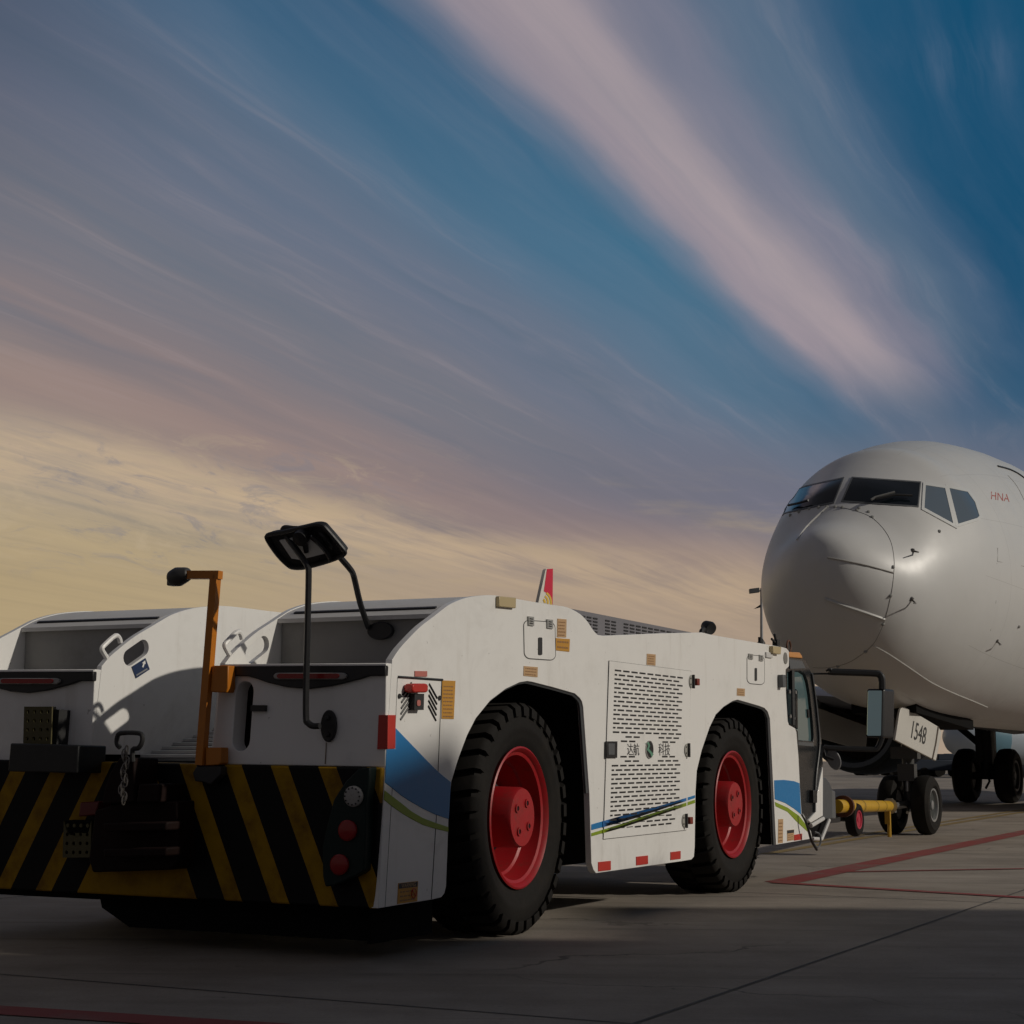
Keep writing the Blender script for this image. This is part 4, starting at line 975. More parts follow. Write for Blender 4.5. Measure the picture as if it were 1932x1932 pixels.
mb = MB(); mb.lathe([(-.065, .012), (-.05, .036), (-.01, .045), (.03, .035), (.05, .028), (.051, .001)], hc, (ax + V((0, 0, .25))).normalized(), 16); mb.box(hc - ax * .035 - V((0, 0, .025)), ax * .025, nR * .02, V((0, 0, .02))); mb.build('post_lamp', mat('lamp_case', (.05, .048, .045), .4), TR, bevel=.006)
# top mirror with two arms
ma = lambda px, py, o=.10: R(px, py, o)
a1_ = [c3(1205, 1795), c3(1150, 1795), c3(1112, 1770), c3(1098, 1735), c3(1098, 1500), c3(1110, 1000), c3(1118, 620), c3(1112, 560), c3(1080, 500), c3(940, 310), c3(918, 275), c3(935, 252), c3(1000, 258), c3(1100, 262)]
mb = MB(); mb.tube(smooth([ma(*p) for p in a1_], 3), .014, 8); mb.build('mirror_arm', black, TR)
disc2 = roofpts[0] + ds * .03 + dr * .35
bw = lambda px, py: hit(roofpts[0] + ds * .0, nR, px, py, .0)
a2_ = [c3(1100, 262), c3(1150, 262), c3(1210, 290), c3(1260, 340), c3(1355, 470), c3(1440, 570), c3(1470, 630), c3(1520, 840), c3(1585, 1030)]
pts = []
for i, p_ in enumerate(a2_):
    f_i = max(0, i - 3) / (len(a2_) - 4); p_a = ma(*p_); p_b = bw(*p_); pts.append(CAM + (p_a - CAM).normalized() * ((p_a - CAM).length * (1 - f_i) + (p_b - CAM).length * f_i))
mb = MB(); mb.tube(smooth(pts, 3), .014, 8); mb.build('mirror_arm', black, TR)
def ell(c, a, b, ua, ub, n=24): return [c + ua * a * math.cos(2 * PI * k / n) + ub * b * math.sin(2 * PI * k / n) for k in range(n)]
c = R(*c3(1267, 1795), .02); hh = (R(*c3(1267, 1670), .02) - c).length
mb = MB(); mb.prism(ell(c, hh * .55, hh, dr, V((0, 0, 1))), -nR * .02)
for dz in (-.55, .5): mb.lathe([(0, .012), (.012, .011), (.013, .001)], c + V((0, 0, dz * hh)) + nR * .0, nR, 8, mi=1)
mb.build('mirror_base', [black, dark], TR, bevel=.004)
c = bw(*c3(1670, 1052)); hh = (bw(*c3(1770, 1052)) - c).length
mb = MB(); mb.prism(ell(c, hh, hh * .62, dr, V((0, 0, 1))), -nR * .025); mb.build('mirror_base', black, TR, bevel=.004)
rt_ = MB(); rt_.tube([R(*c3(1255, 1925), .002), R(*c4(930, 240), .002), R(*c4(925, 320), .002)], .0022, 5); rt_.build('drip_stain', mat('rust_stain', (.2, .14, .09), .8), TR)
mh_pts = [c3(800, 335), c3(815, 300), c3(925, 280), c3(1090, 243), c3(1170, 226), c3(1225, 232), c3(1260, 262), c3(1390, 415), c3(1400, 445), c3(1380, 462), c3(1290, 500), c3(1110, 550), c3(1010, 556), c3(960, 535), c3(880, 455)]
# mirror face tilts: bottom edge towards the camera
tn = (nR * .8 - V((0, 0, .6))).normalized(); mc = R(*c3(1100, 390), .10)
mf = lambda px, py, o=0: hit(mc, tn, px, py, o)
mo = smooth([mf(*p, -.02) for p in mh_pts], 3, closed=True)
mb = MB(); mb.prism(mo, -tn * .035); tm = mb.build('mirror_head', mat('mirror_case2', (.018, .018, .018), .3), TR, bevel=.008)
MB().tube([p + tn * .005 for p in mo], .011, 7, closed=True).build('mirror_rim', black, tm)
mb = MB(); mb.prism([mf(*c3(x, y), -.012) for x, y in ((890, 350), (1130, 305), (1250, 450), (1050, 500), (985, 490))], -tn * .008); mb.build('mirror_back_plate', mat('smoked_back', (.75, .75, .72), .25), tm)
mb = MB(); mb.tube([mf(*c3(*q), .0) for q in ((1090, 300), (1085, 360), (1100, 440))], .012, 7); mb.tube(smooth([mf(*c3(*q), .0) for q in ((1140, 320), (1200, 370), (1260, 440), (1290, 500))], 3), .012, 7)
mb.lathe([(-.03, .035), (.03, .035), (.035, .001)], mf(*c3(1070, 315)), tn, 12); mb.build('mirror_clamp', black, tm)
# tail-lamp cluster
tl = [c4(x, y) for x, y in ((1180, 360), (1272, 345), (1268, 420), (1242, 640), (1238, 900), (1226, 1150), (1190, 1180), (1060, 1240), (990, 1270), (925, 1278), (905, 1200), (900, 980), (925, 850), (990, 600), (1080, 460))]
mb = MB(); mb.prism(qd(R, tl, .09), -nR * .07); to = mb.build('tail_lamp_cluster', tailcol, TR, bevel=.006)
for (x, y, rp_, mt, nm) in ((1152, 572, 66, lampc, 'reversing_lamp'), (1105, 838, 66, lampr, 'brake_lamp'), (1042, 1105, 64, lampr, 'brake_lamp')):
    c = R(*c4(x, y), .09); rr = (R(*c4(x, y - 82), .09) - c).length
    mb = MB(); mb.lathe([(-.005, rr), (.012, rr), (.018, rr * .85), (.02, rr * .5), (.021, .001)], c, nR, 28)
    if mt is lampc:
        for q in range(12):
            an = 2 * PI * q / 12; mb.lathe([(.012, rr * .09), (.0205, rr * .09), (.021, .001)], c + (dr * math.cos(an) + V((0, 0, 1)) * math.sin(an)) * rr * .8, nR, 6, mi=1)
    mb.build(nm, [mt, dark], to)
# mirrored cluster on the far side
mb = MB(); mb.prism([p + dr * (wT - 2 * ((p - CORN).dot(dr))) for p in qd(R, tl, .09)], -nR * .07); mb.build('tail_lamp_cluster', tailcol, TR, bevel=.006)
# tow coupling, pin handle and chain
mb = MB()
mb.prism(qd(R, [c2_(740, 520), c2_(1000, 440), c2_(1380, 450), c2_(1388, 860), c2_(1360, 950), c2_(1320, 985), c2_(720, 1005), c2_(690, 900)], .16), -nR * .16)
mb.prism(qd(R, [c2_(850, 235), c2_(925, 112), c2_(1045, 110), c2_(1050, 460), c2_(790, 470), c2_(815, 350)], .20), -nR * .18)
mb.prism(qd(R, [c2_(1082, 315), c2_(1245, 315), c2_(1235, 460), c2_(1060, 460)], .22), -nR * .2)
mb.prism(qd(R, [c2_(800, 620), c2_(1300, 610), c2_(1290, 680), c2_(810, 690)], .26), -nR * .12)
mb.prism(qd(R, [c2_(800, 820), c2_(1300, 810), c2_(1290, 880), c2_(810, 890)], .26), -nR * .12)
mb.build('tow_coupling', mat('coupling_paint', (.012, .005, .004), .7, dirt=.7, dirtcol=(.004, .004, .004), scale=9, spec=.15), TR, bevel=.008)
mb = MB(); hp = [R(*c1(x, y), .20) for x, y in ((935, 1320), (912, 1290), (915, 1235), (945, 1207), (1080, 1207), (1110, 1235), (1102, 1290), (1075, 1325), (1035, 1335), (1035, 1430))]
mb.tube(smooth(hp, 3), .011, 8); mb.build('pin_handle', dark, TR)
ch = MB(); a = R(*c1(985, 1340), .235); b = R(*c2_(950, 470), .27); n = 15
for i in range(n):
    p0 = a + (b - a) * (i / n) + dr * .012 * math.sin(i * 1.3); dv_ = (b - a).normalized(); sd_ = dr if i % 2 else nR
    ch.tube([p0 + dv_ * .021 * math.cos(an) + sd_ * .011 * math.sin(an) for an in [2 * PI * q / 10 for q in range(10)]], .0035, 5, closed=True)
ch.build('pin_chain', mat('chain_steel', (.22, .2, .18), .4, metal=.8), TR)
# perforated steps
def perf(fn_pts, off, th, name='perforated_step'):
    tl_, tr2, br_, bl2 = [V((*p, 0)) for p in fn_pts]
    def uvp(u, v): q = (tl_ * (1 - u) + tr2 * u) * (1 - v) + (bl2 * (1 - u) + br_ * u) * v; return (q.x, q.y)
    holes = []
    for i in range(4):
        for j in range(4):
            cu, cv = .14 + .24 * i, .14 + .24 * j
            holes.append([R(*uvp(cu + .055 * math.cos(a), cv + .055 * math.sin(a)), off) for a in [2 * PI * k / 8 for k in range(8)]])
    mb = MB(); mb.prism(qd(R, fn_pts, off), -nR * .008, holes=holes)
    bx_ = qd(R, fn_pts, off - .03); mb.prism(bx_, -nR * th, mi=1)
    return mb.build(name, [khaki, under], TR)
perf([c2_(497, 598), c2_(712, 600), c2_(705, 888), c2_(487, 890)], .14, .10)
perf([c1(188, 1000), c1(405, 1000), c1(395, 1292), c1(180, 1290)], .12, .03)
decal('step_bracket', R, [c1(410, 1020), c1(462, 1025), c1(440, 1300), c1(395, 1298)], dark, off=.08, n=nR)
mb = MB(); mb.prism(qd(R, [c1(80, 1285), c1(612, 1302), c1(598, 1520), c1(60, 1505)], .20), -nR * .2); mb.build('rear_step_box', mat('step_black', (.01, .011, .011), .5), TR, bevel=.006)
decal('red_side_lamp', R, [c2_(625, 458), c2_(770, 450), c2_(745, 560), c2_(610, 570)], mat('dim_red', (.12, .006, .005), .4), off=.12, n=nR, th=.10, bevel=.006)
for x, y in ((575, 1838), (640, 1840)): pass

# ================================================================= AIRCRAFT
PH = math.radians(30.5); ax = V((math.sin(PH), math.cos(PH), 0)); lt_ = V((math.cos(PH), -math.sin(PH), 0)); UP = V((0, 0, 1))
NG = V((4.73, 18.9, 0))
JET = thing('passenger_jet', 'silver grey passenger jet seen from its nose, cockpit windows above the tow tractor cab', 'airliner', NG)
FA = math.radians(29.8); axf = V((math.sin(FA), math.cos(FA), 0)); ltf = V((math.cos(FA), -math.sin(FA), 0))
NT0 = NG - axf * 3.139 + ltf * 0.002
def prof(tab, t_):
    for (a, b), (c, d) in zip(tab[:-1], tab[1:]):
        if t_ <= c:
            s_ = (t_ - a) / (c - a); return b + (d - b) * s_
    return tab[-1][1]
def hermite(tab, t_):     # smooth monotone-ish interpolation
    n = len(tab)
    for i in range(n - 1):
        if t_ <= tab[i + 1][0]:
            x0, y0 = tab[i]; x1, y1 = tab[i + 1]; h = x1 - x0
            def sl(j):
                if j <= 0: return (tab[1][1] - tab[0][1]) / (tab[1][0] - tab[0][0])
                if j >= n - 1: return 0
                a = (tab[j][1] - tab[j - 1][1]) / (tab[j][0] - tab[j - 1][0]); b = (tab[j + 1][1] - tab[j][1]) / (tab[j + 1][0] - tab[j][0])
                return 0 if a * b <= 0 else 2 * a * b / (a + b)
            m0, m1 = sl(i), sl(i + 1); s_ = (t_ - x0) / h
            return (2 * s_ ** 3 - 3 * s_ ** 2 + 1) * y0 + (s_ ** 3 - 2 * s_ ** 2 + s_) * h * m0 + (-2 * s_ ** 3 + 3 * s_ ** 2) * y1 + (s_ ** 3 - s_ ** 2) * h * m1
    return tab[-1][1]
TOP = [(0, 2.62), (.04, 2.84), (.12, 2.99), (.3, 3.19), (.6, 3.42), (1, 3.62), (1.45, 3.80), (1.75, 3.96), (2.1, 4.28), (2.5, 4.60), (3, 4.88), (3.6, 5.08), (4.4, 5.23), (5.4, 5.31), (7, 5.34), (30, 5.34), (36, 5.2)]
BOT = [(0, 2.62), (.04, 2.40), (.12, 2.25), (.3, 2.06), (.6, 1.86), (1, 1.70), (1.6, 1.54), (2.4, 1.42), (3.4, 1.36), (5, 1.33), (26, 1.33), (36, 3.4)]
WID = [(0, .0), (.04, .24), (.12, .42), (.3, .66), (.6, .93), (1, 1.16), (1.6, 1.40), (2.2, 1.56), (3, 1.70), (4, 1.81), (5.5, 1.88), (26, 1.88), (36, .3)]
XTR = [(0, 0), (.6, -.14), (1.2, .19), (1.8, .33), (2.4, .04), (3.2, -.14), (4.4, -.22), (6, -.17), (9, -.08), (36, -.08)]
ts = [0.0005, .01, .04, .08, .12, .2, .3, .42, .6, .8, 1, 1.1, 1.2, 1.3, 1.4, 1.5, 1.6, 1.7, 1.8, 1.9, 2.0, 2.12, 2.25, 2.38, 2.5, 2.8, 3.2, 3.7, 4.3, 5, 6, 8, 11, 14, 18, 22, 26, 30, 33, 36]
NS = 96; fv = []; ff = []
for t0 in ts:
    tq = t0 / 1.016; ad_ = 1.33 + 0.315 * math.exp(-tq / 1.2); zt, zb_, hw = (hermite(TOP, tq) + hermite(XTR, tq) - 1.33) * 0.975 + ad_, (hermite(BOT, tq) - 1.33) * 0.975 + 1.33 + .315 * math.exp(-tq / .45), max(.004, hermite(WID, tq) * 0.865)
    zc = zb_ + (zt - zb_) * .49
    for k in range(NS):
        an = 2 * PI * k / NS; c_, s_ = math.cos(an), math.sin(an)
        z = zc + (s_ * (zt - zc) if s_ > 0 else s_ * (zc - zb_))
        fv.append(NT0 + axf * t0 + ltf * (hw * c_) + UP * z)
for i in range(len(ts) - 1):
    for k in range(NS): ff.append([i * NS + k, i * NS + (k + 1) % NS, (i + 1) * NS + (k + 1) % NS, (i + 1) * NS + k])
ff.append(list(range(NS))[::-1]); ff.append([(len(ts) - 1) * NS + k for k in range(NS)])
bvh = BVHTree.FromPolygons(fv, ff)
skin = mat('fuselage_paint', (.60, .60, .59), .46, dirt=.3, dirtcol=(.50, .49, .46), scale=.6, coat=.16)
skin.node_tree.nodes['Principled BSDF'].inputs['Coat Roughness'].default_value = .3
k = NT(skin.node_tree); pS = skin.node_tree.nodes['Principled BSDF']; src = pS.inputs['Base Color'].links[0].from_socket
tcn = k.node('ShaderNodeTexCoord'); sp = k.node('ShaderNodeSeparateXYZ'); k.l.new(tcn.outputs['Object'], sp.inputs[0]); ox, oy, oz = sp.outputs
ta = k.m('ADD', k.m('ADD', k.m('MULTIPLY', ox, axf.x), k.m('MULTIPLY', oy, axf.y)), 3.14)
la = k.m('ADD', k.m('MULTIPLY', ox, ltf.x), k.m('MULTIPLY', oy, ltf.y)); an_ = k.m('ARCTAN2', la, k.m('SUBTRACT', oz, 3.3))
def line(v, per, wd): 
    f = k.m('FRACT', k.m('ADD', k.m('DIVIDE', v, per), 50.37)); return k.m('LESS_THAN', f, wd / per)
ln = k.m('MAXIMUM', line(ta, .98, .006), line(an_, .52, .0035)); ln = k.m('MULTIPLY', ln, k.m('GREATER_THAN', ta, 1.9))
rv = k.m('MULTIPLY', k.m('LESS_THAN', k.m('FRACT', k.m('ADD', k.m('DIVIDE', an_, .0135), 50.0)), .35), k.m('MULTIPLY', line(k.m('ADD', ta, .02), .49, .006), k.m('GREATER_THAN', ta, 1.9)))
k.l.new(k.mix(k.m('MULTIPLY', k.m('MAXIMUM', k.m('MULTIPLY', ln, .38), k.m('MULTIPLY', rv, .3)), 1.0), src, (.2, .19, .17)), pS.inputs['Base Color'])
bw_ = k.node('ShaderNodeBump'); bw_.inputs['Strength'].default_value = .5; bw_.inputs['Distance'].default_value = .02; k.l.new(k.noise(tcn.outputs['Object'], 1.7, 2, .5), bw_.inputs['Height']); k.l.new(bw_.outputs[0], pS.inputs['Normal'])
fb = MB(); fb.add(fv, ff); fus = fb.build('fuselage', skin, JET, angle=60)
def onj(px, py, off=0):
    d = ray(px, py); loc, nrm, i_, ds_ = bvh.ray_cast(CAM, d)
    if loc is None:
        # nearest miss: clamp to silhouette
        for s_ in range(1, 60):
            q = ray(px + s_ * 3, py + s_ * 1.0); loc, nrm, i_, ds_ = bvh.ray_cast(CAM, q)
            if loc is not None: break
    if loc is None: return None
    if nrm.dot(CAM - loc) < 0: nrm = -nrm
    return loc + nrm * off
def dens(pts, k=6):
    o = []
    for i in range(len(pts)):
        a, b = pts[i], pts[(i + 1) % len(pts)]
        for j in range(k): o.append((a[0] + (b[0] - a[0]) * j / k, a[1] + (b[1] - a[1]) * j / k))
    return o
def patch(name, pts, mt, parent, off=.01, k=6):
    d_ = dens(pts, k); n = len(d_); cx = sum(p[0] for p in pts) / len(pts); cy = sum(p[1] for p in pts) / len(pts)
    rings = 6; vs = []; fs = []
    for q in range(rings):
        s_ = 1 - q / rings
        for p in d_: vs.append(onj(cx + (p[0] - cx) * s_, cy + (p[1] - cy) * s_, off))
    for q in range(rings - 1):
        for i in range(n): fs.append([q * n + i, q * n + (i + 1) % n, (q + 1) * n + (i + 1) % n, (q + 1) * n + i])
    vs.append(onj(cx, cy, off))
    for i in range(n): fs.append([(rings - 1) * n + i, (rings - 1) * n + (i + 1) % n, len(vs) - 1])
    base = [onj(p[0], p[1], -.02) for p in d_]; b0 = len(vs); vs += base
    for i in range(n): fs.append([i, (i + 1) % n, b0 + (i + 1) % n, b0 + i])
    mb = MB(); mb.add(vs, fs); return mb.build(name, mt, parent, angle=60)
def frame(name, pts, grow, mt, parent, off=.016, k=6):
    cx = sum(p[0] for p in pts) / len(pts); cy = sum(p[1] for p in pts) / len(pts)
    def offset(poly, g):
        n = len(poly); o = []; area = sum(poly[i][0] * poly[(i + 1) % n][1] - poly[(i + 1) % n][0] * poly[i][1] for i in range(n)); sg = 1 if area > 0 else -1
        for i in range(n):
            p0, p1, p2 = V((*poly[i - 1], 0)), V((*poly[i], 0)), V((*poly[(i + 1) % n], 0))
            e1 = (p1 - p0).normalized(); e2 = (p2 - p1).normalized(); n1 = V((e1.y, -e1.x, 0)) * sg; n2 = V((e2.y, -e2.x, 0)) * sg
            bq = (n1 + n2).normalized(); q = p1 + bq * g / max(.35, bq.dot(n1)); o.append((q.x, q.y))
        return o
    inn = dens(pts, k); outp = dens(offset(pts, grow), k); n = len(inn)
    vs = [onj(*p, .004) for p in inn] + [onj(*p, off) for p in inn] + [onj(*p, off) for p in outp] + [onj(*p, -.01) for p in outp]
    fs = []
    for l in range(3):
        for i in range(n): fs.append([l * n + i, l * n + (i + 1) % n, (l + 1) * n + (i + 1) % n, (l + 1) * n + i])
    mb = MB(); mb.add(vs, fs); return mb.build(name, mt, parent, angle=40)
cA = lambda x, y: (1800 + x / 2.845, 1000 + y / 2.845)
cB = lambda x, y: (1850 + x / 4.83, 1100 + y / 4.83)
wins = [([cB(215, 688), cB(400, 402), cB(915, 290), cB(808, 560), cB(520, 620)], glassd, 4, None),
        ([cB(1035, 282), cB(1818, 335), cB(1790, 606), cB(920, 545)], glassd, 4, None),
        ([cA(1253, 500), cA(1385, 520), cA(1440, 762), cA(1243, 655)], glassp, 9, 1),
        ([cA(1415, 520), cA(1540, 545), cA(1590, 615), cA(1620, 710), cA(1605, 725), cA(1475, 765)], glassp, 9, 1)]
fr_dark = mat('window_seal', (.10, .105, .11), .5); fr_lt = mat('window_frame_paint', (.62, .63, .62), .4)
for pts, mt, g_, l_ in wins:
    wo = patch('cockpit_window', pts, mt, JET, .006)
    frame('window_frame', pts, 6.5 if l_ else 3, fr_lt if l_ else fr_dark, wo, .010 if l_ else .008)
# wipers
def jt(name, pts, r_, mt, off=.02, parent=JET): 
    q = [onj(*p, off) for p in pts]; q = [x for x in q if x]; return MB().tube(q, r_, 6).build(name, mt, parent)
jt('wiper', [cB(1250, 580), cB(1300, 550), cB(1400, 522), cB(1515, 490)], .014, mat('wiper_metal', (.2, .2, .19), .4, metal=.5), .06)
jt('wiper', [cB(1300, 562), cB(1520, 512), cB(1710, 520)], .014, black, .05)
jt('wiper', [cB(320, 630), cB(440, 605), cB(545, 575)], .014, black, .05)
# radome joint, seams and raised lightning strips
seamj = mat('panel_seam', (.27, .262, .245), .6)
rad = [cA(590, 648), cA(640, 645), cA(700, 655), cA(790, 680), cA(870, 712), cA(930, 760), cA(980, 820), cA(1012, 880), cA(1030, 950), cA(1038, 1030), cA(1035, 1100), cA(1025, 1200), cA(1008, 1290), cA(975, 1420), cA(930, 1530), cA(890, 1595), cA(830, 1650), cA(740, 1710), cA(650, 1742), cA(560, 1755), cA(480, 1752)]
def subd(pts, k=3):
    q = smooth([V((*p, 0)) for p in pts], k); return [(p.x, p.y) for p in q]
jt('radome_joint', subd(rad), .0034, seamj, .001)
diamond = mat('lightning_strip', (.52, .52, .50), .4)
for pts, r2, mt in (([cA(575, 650), cA(520, 700), cA(430, 790), cA(370, 875)], .011, diamond), ([cA(580, 995), cA(700, 1018), cA(850, 1050), cA(1032, 1100)], .010, mat('strip_dull', (.36, .35, .33), .5)),
                    ([cA(560, 1280), cA(700, 1330), cA(850, 1380), cA(968, 1422)], .020, diamond)):
    jt('lightning_strip', subd(pts), r2, mt, .004)
jt('panel_seam_line', subd([cA(893, 1600), cA(1000, 1660), cA(1150, 1760), cA(1300, 1860), cA(1460, 1935), (2350, 1695), (2390, 1712)]), .008, diamond, .0)
jt('panel_seam_line', subd([cA(1750, 368), cA(1830, 390), cA(1890, 420), cA(1932, 450)]), .014, black, .004)
jt('panel_seam_line', subd([cA(1820, 430), cA(1880, 500), cA(1932, 600)]), .005, seamj, .0)
jt('panel_seam_line', [cA(1750, 930), cA(1748, 1022), cA(1932, 1056)], .004, seamj, .0)
jt('panel_seam_line', [cA(1745, 1030), cA(1738, 1300), cA(1700, 1500)], .003, mat('seam_faint', (.3, .3, .28), .6), .0)
# fastener heads along the radome joint and under the windscreens
ft = MB()
for x, y in ((325, 705), (385, 682), (455, 660), (520, 652), (575, 648), (632, 648), (682, 652), (780, 672), (795, 656), (860, 682), (885, 718), (1027, 1060), (1010, 1256), (960, 1452), (840, 1640), (650, 1742), (1345, 815), (1892, 1470)):
    q = onj(*cA(x, y), .004)
    if q: ft.lathe([(-.01, .020), (.004, .020), (.008, .012), (.009, .001)], q, (CAM - q).normalized() * .3 + UP * .2 - lt_ * .0, 8)
ft.build('fastener_heads', mat('fastener', (.3, .3, .28), .5), JET)
# probes
for (x, y, dx, dy) in ((1170, 950, 40, 12), (1160, 1285, 75, 28), (1745, 1572, 36, 14)):
    q = onj(*cA(x, y), 0); q2 = onj(*cA(x + dx, y + dy), 0); d_ = (q2 - q)
    n_ = (q - (NT0 + ax * (q - NT0).dot(ax) + UP * 3.3)); n_ = (n_ - ax * n_.dot(ax)).normalized()
    mb = MB(); mb.lathe([(-.02, .026), (.005, .026), (.008, .018), (.0085, .001)], q, n_, 14); mb.tube([q, q + n_ * .06 - ax * .02, q + n_ * .075 - ax * .13], [.011, .009, .005], 8)
    mb.build('air_data_probe', mat('probe_metal', (.16, .15, .14), .4, metal=.5), JET)
# red letters on the flank
tb = MB(); o2 = onj(*cA(1705, 592)); xe = onj(*cA(1832, 612)); ye = onj(*cA(1705, 540))
def pj(p):
    d_ = (p - CAM).normalized(); loc, nrm, i_, dd = bvh.ray_cast(CAM, d_)
    if loc is None: return p
    return loc - d_ * .006
text_mesh(tb, 'HNA', o2, (xe - o2).normalized(), (ye - o2).normalized(), (ye - o2).length, (0, 0, 0), 0, proj=pj, width=(xe - o2).length)
tb.build('flank_lettering', mat('faded_red', (.42, .10, .07), .5), JET)
# wing, engine, winglet (the aircraft's right wing, on the far side)
def J(t0, l0, z0): return NG + ax * t0 + lt_ * l0 + UP * z0
wing = MB(); wl_ = []
for (t0, l0, z0, ch_, th) in ((9.8, -1.5, 1.75, 7.2, .9), (12.2, -5.2, 2.15, 4.6, .55), (17.5, -12, 2.75, 2.7, .3), (20.6, -16.6, 3.2, 1.4, .16)):
    sec = []
    for k in range(16):
        an = 2 * PI * k / 16; xx = (1 - math.cos(an)) / 2; yy2 = th / 2 * math.sin(an) * (1 - xx * .75) * 1.2
        sec.append(J(t0 + ch_ * xx, l0, z0 + yy2))
    wl_.append(sec)
vs = [p for s_ in wl_ for p in s_]; fs = []
for i in range(3):
    for k in range(16): fs.append([i * 16 + k, i * 16 + (k + 1) % 16, (i + 1) * 16 + (k + 1) % 16, (i + 1) * 16 + k])
fs += [list(range(16)), [48 + k for k in range(16)]]
wing.add(vs, fs); wing.build('wing', mat('wing_grey', (.3, .3, .3), .4), JET, angle=50)
print('wing tip px dist')
wtip = J(20.6, -16.6, 3.2); wy_ = wtip.y
def WP(px, py): return hit((0, wy_, 0), (0, 1, 0), px, py)
# winglet built from its outline; it stands along the flight line, leaning outwards
cW = c5
wpl = lambda x, y: hit(wtip, (lt_ * .995 + UP * .1), *cW(x, y))
out_w = [(975, 262), (1032, 2), (1040, -10), (1090, -12), (1086, 275), (1086, 330), (975, 330)]
mb = MB(); mb.prism([wpl(*p) for p in out_w], -lt_ * .10)
mb.prism([wpl(*p) + lt_ * .008 for p in ((1018, 165), (1042, -8), (1089, -11), (1086, 275), (1070, 200))], -lt_ * .006, mi=1)
for i, (r0_, r1_) in enumerate(((72, 88), (44, 60), (14, 32))):
    ring = []; cx_, cy_ = 1005, 250
    for k in range(9):
        an = math.radians(-62 + 78 * k / 8); ring.append((cx_ + r1_ * math.cos(an) * .85, cy_ + r1_ * math.sin(an)))
    for k in range(9):
        an = math.radians(16 - 78 * k / 8); ring.append((cx_ + r0_ * math.cos(an) * .85, cy_ + r0_ * math.sin(an)))
    mb.prism([wpl(*p) + lt_ * .014 for p in ring], -lt_ * .004, mi=2)
mb.build('winglet', [mat('winglet_white', (.72, .68, .6), .4), pred, gold], JET)
# engine nacelle
ec = J(12.6, -4.85, 1.6)
mb = MB(); mb.lathe([(.3, .74), (.1, .78), (.02, .84), (0, .89), (.05, .95), (.3, 1.0), (1.2, 1.03), (2.4, .98), (3.6, .78), (3.6, .7), (1.2, .76), (.9, .76)], ec, ax, 48, closed=True); en = mb.build('engine_nacelle', mat('nacelle_dark', (.045, .055, .05), .35), JET)
mb = MB(); mb.lathe([(.04, .79), (.0, .885), (.06, .955), (.10, .955), (.05, .885), (.09, .79)], ec - ax * .004, ax, 48, closed=True); mb.build('inlet_lip', mat('lip_metal', (.08, .085, .08), .35, metal=.6), en)
mb = MB(); mb.lathe([(.85, .76), (.86, .2), (.7, .18), (.45, .001)], ec, ax, 32)
for k in range(24):
    an = 2 * PI * k / 24; q = lt_ * math.cos(an) + UP * math.sin(an); q2 = ax.cross(q); c = ec + ax * .8
    mb.add([c + q * .18, c + q * .74, c + q * .74 + q2 * .12 - ax * .08, c + q * .18 + q2 * .05 - ax * .08], [(0, 1, 2, 3)])
mb.build('engine_fan', mat('fan_dark', (.05, .035, .025), .5, metal=.3), en)
mb = MB(); mb.prism([J(13.2, -4.9, 2.5), J(17, -4.9, 1.9), J(17, -4.9, 2.5), J(14, -4.9, 2.9)], lt_ * .2); mb.build('engine_pylon', mat('wing_grey', (.3, .3, .3)), JET)
# nose gear door with number
dpl = lambda px, py, o=0: hit(NG + lt_ * .42, lt_ * .94 - UP * .0 - ax * .12, px, py, o)
cC = lambda x, y: (1900 + x / 3.337, 1650 + y / 3.337)
dn_ = (lt_ * .94 - ax * .12).normalized()
dpts = [cC(892, 472), cC(905, 400), cC(925, 270), cC(935, 225), cC(950, 205), cC(970, 205), cC(1050, 250), cC(1235, 360), cC(1262, 395), cC(1266, 420), cC(1222, 640)]
mb = MB(); mb.prism([dpl(*p) for p in dpts], -dn_ * .03); gdo = mb.build('nose_gear_door', mat('gear_door_paint', (.60, .585, .54), .4, dirt=.3, dirtcol=(.4, .38, .34), scale=3), JET, bevel=.006)
mb = MB(); mb.tube([dpl(*cC(1238, 365), .002), dpl(*cC(1218, 500), .002), dpl(*cC(1192, 622), .002)], .012, 6); mb.build('door_joint', mat('joint_brown', (.1, .07, .05), .7), gdo)
tb = MB()
def seg_text(s, x0, x1, y0l, y1l, y0r, y1r): pass
o2 = dpl(*cC(1020, 455), .004); xe = dpl(*cC(1132, 512), .004); ye = dpl(*cC(1040, 318), .004)
text_mesh(tb, '1548', o2, (xe - o2).normalized(), (ye - o2).normalized(), (ye - o2).length * 1.02, dn_, 0, width=(xe - o2).length); tb.build('door_number', ink, gdo)
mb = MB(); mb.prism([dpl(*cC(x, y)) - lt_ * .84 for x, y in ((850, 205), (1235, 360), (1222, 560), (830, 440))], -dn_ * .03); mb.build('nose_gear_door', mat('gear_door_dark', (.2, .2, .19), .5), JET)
mb = MB(); mb.prism([J(-.9, -.38, 1.52), J(1.6, -.38, 1.37), J(1.6, .38, 1.37), J(-.9, .38, 1.52)], -UP * .12); mb.build('gear_bay', under, JET)
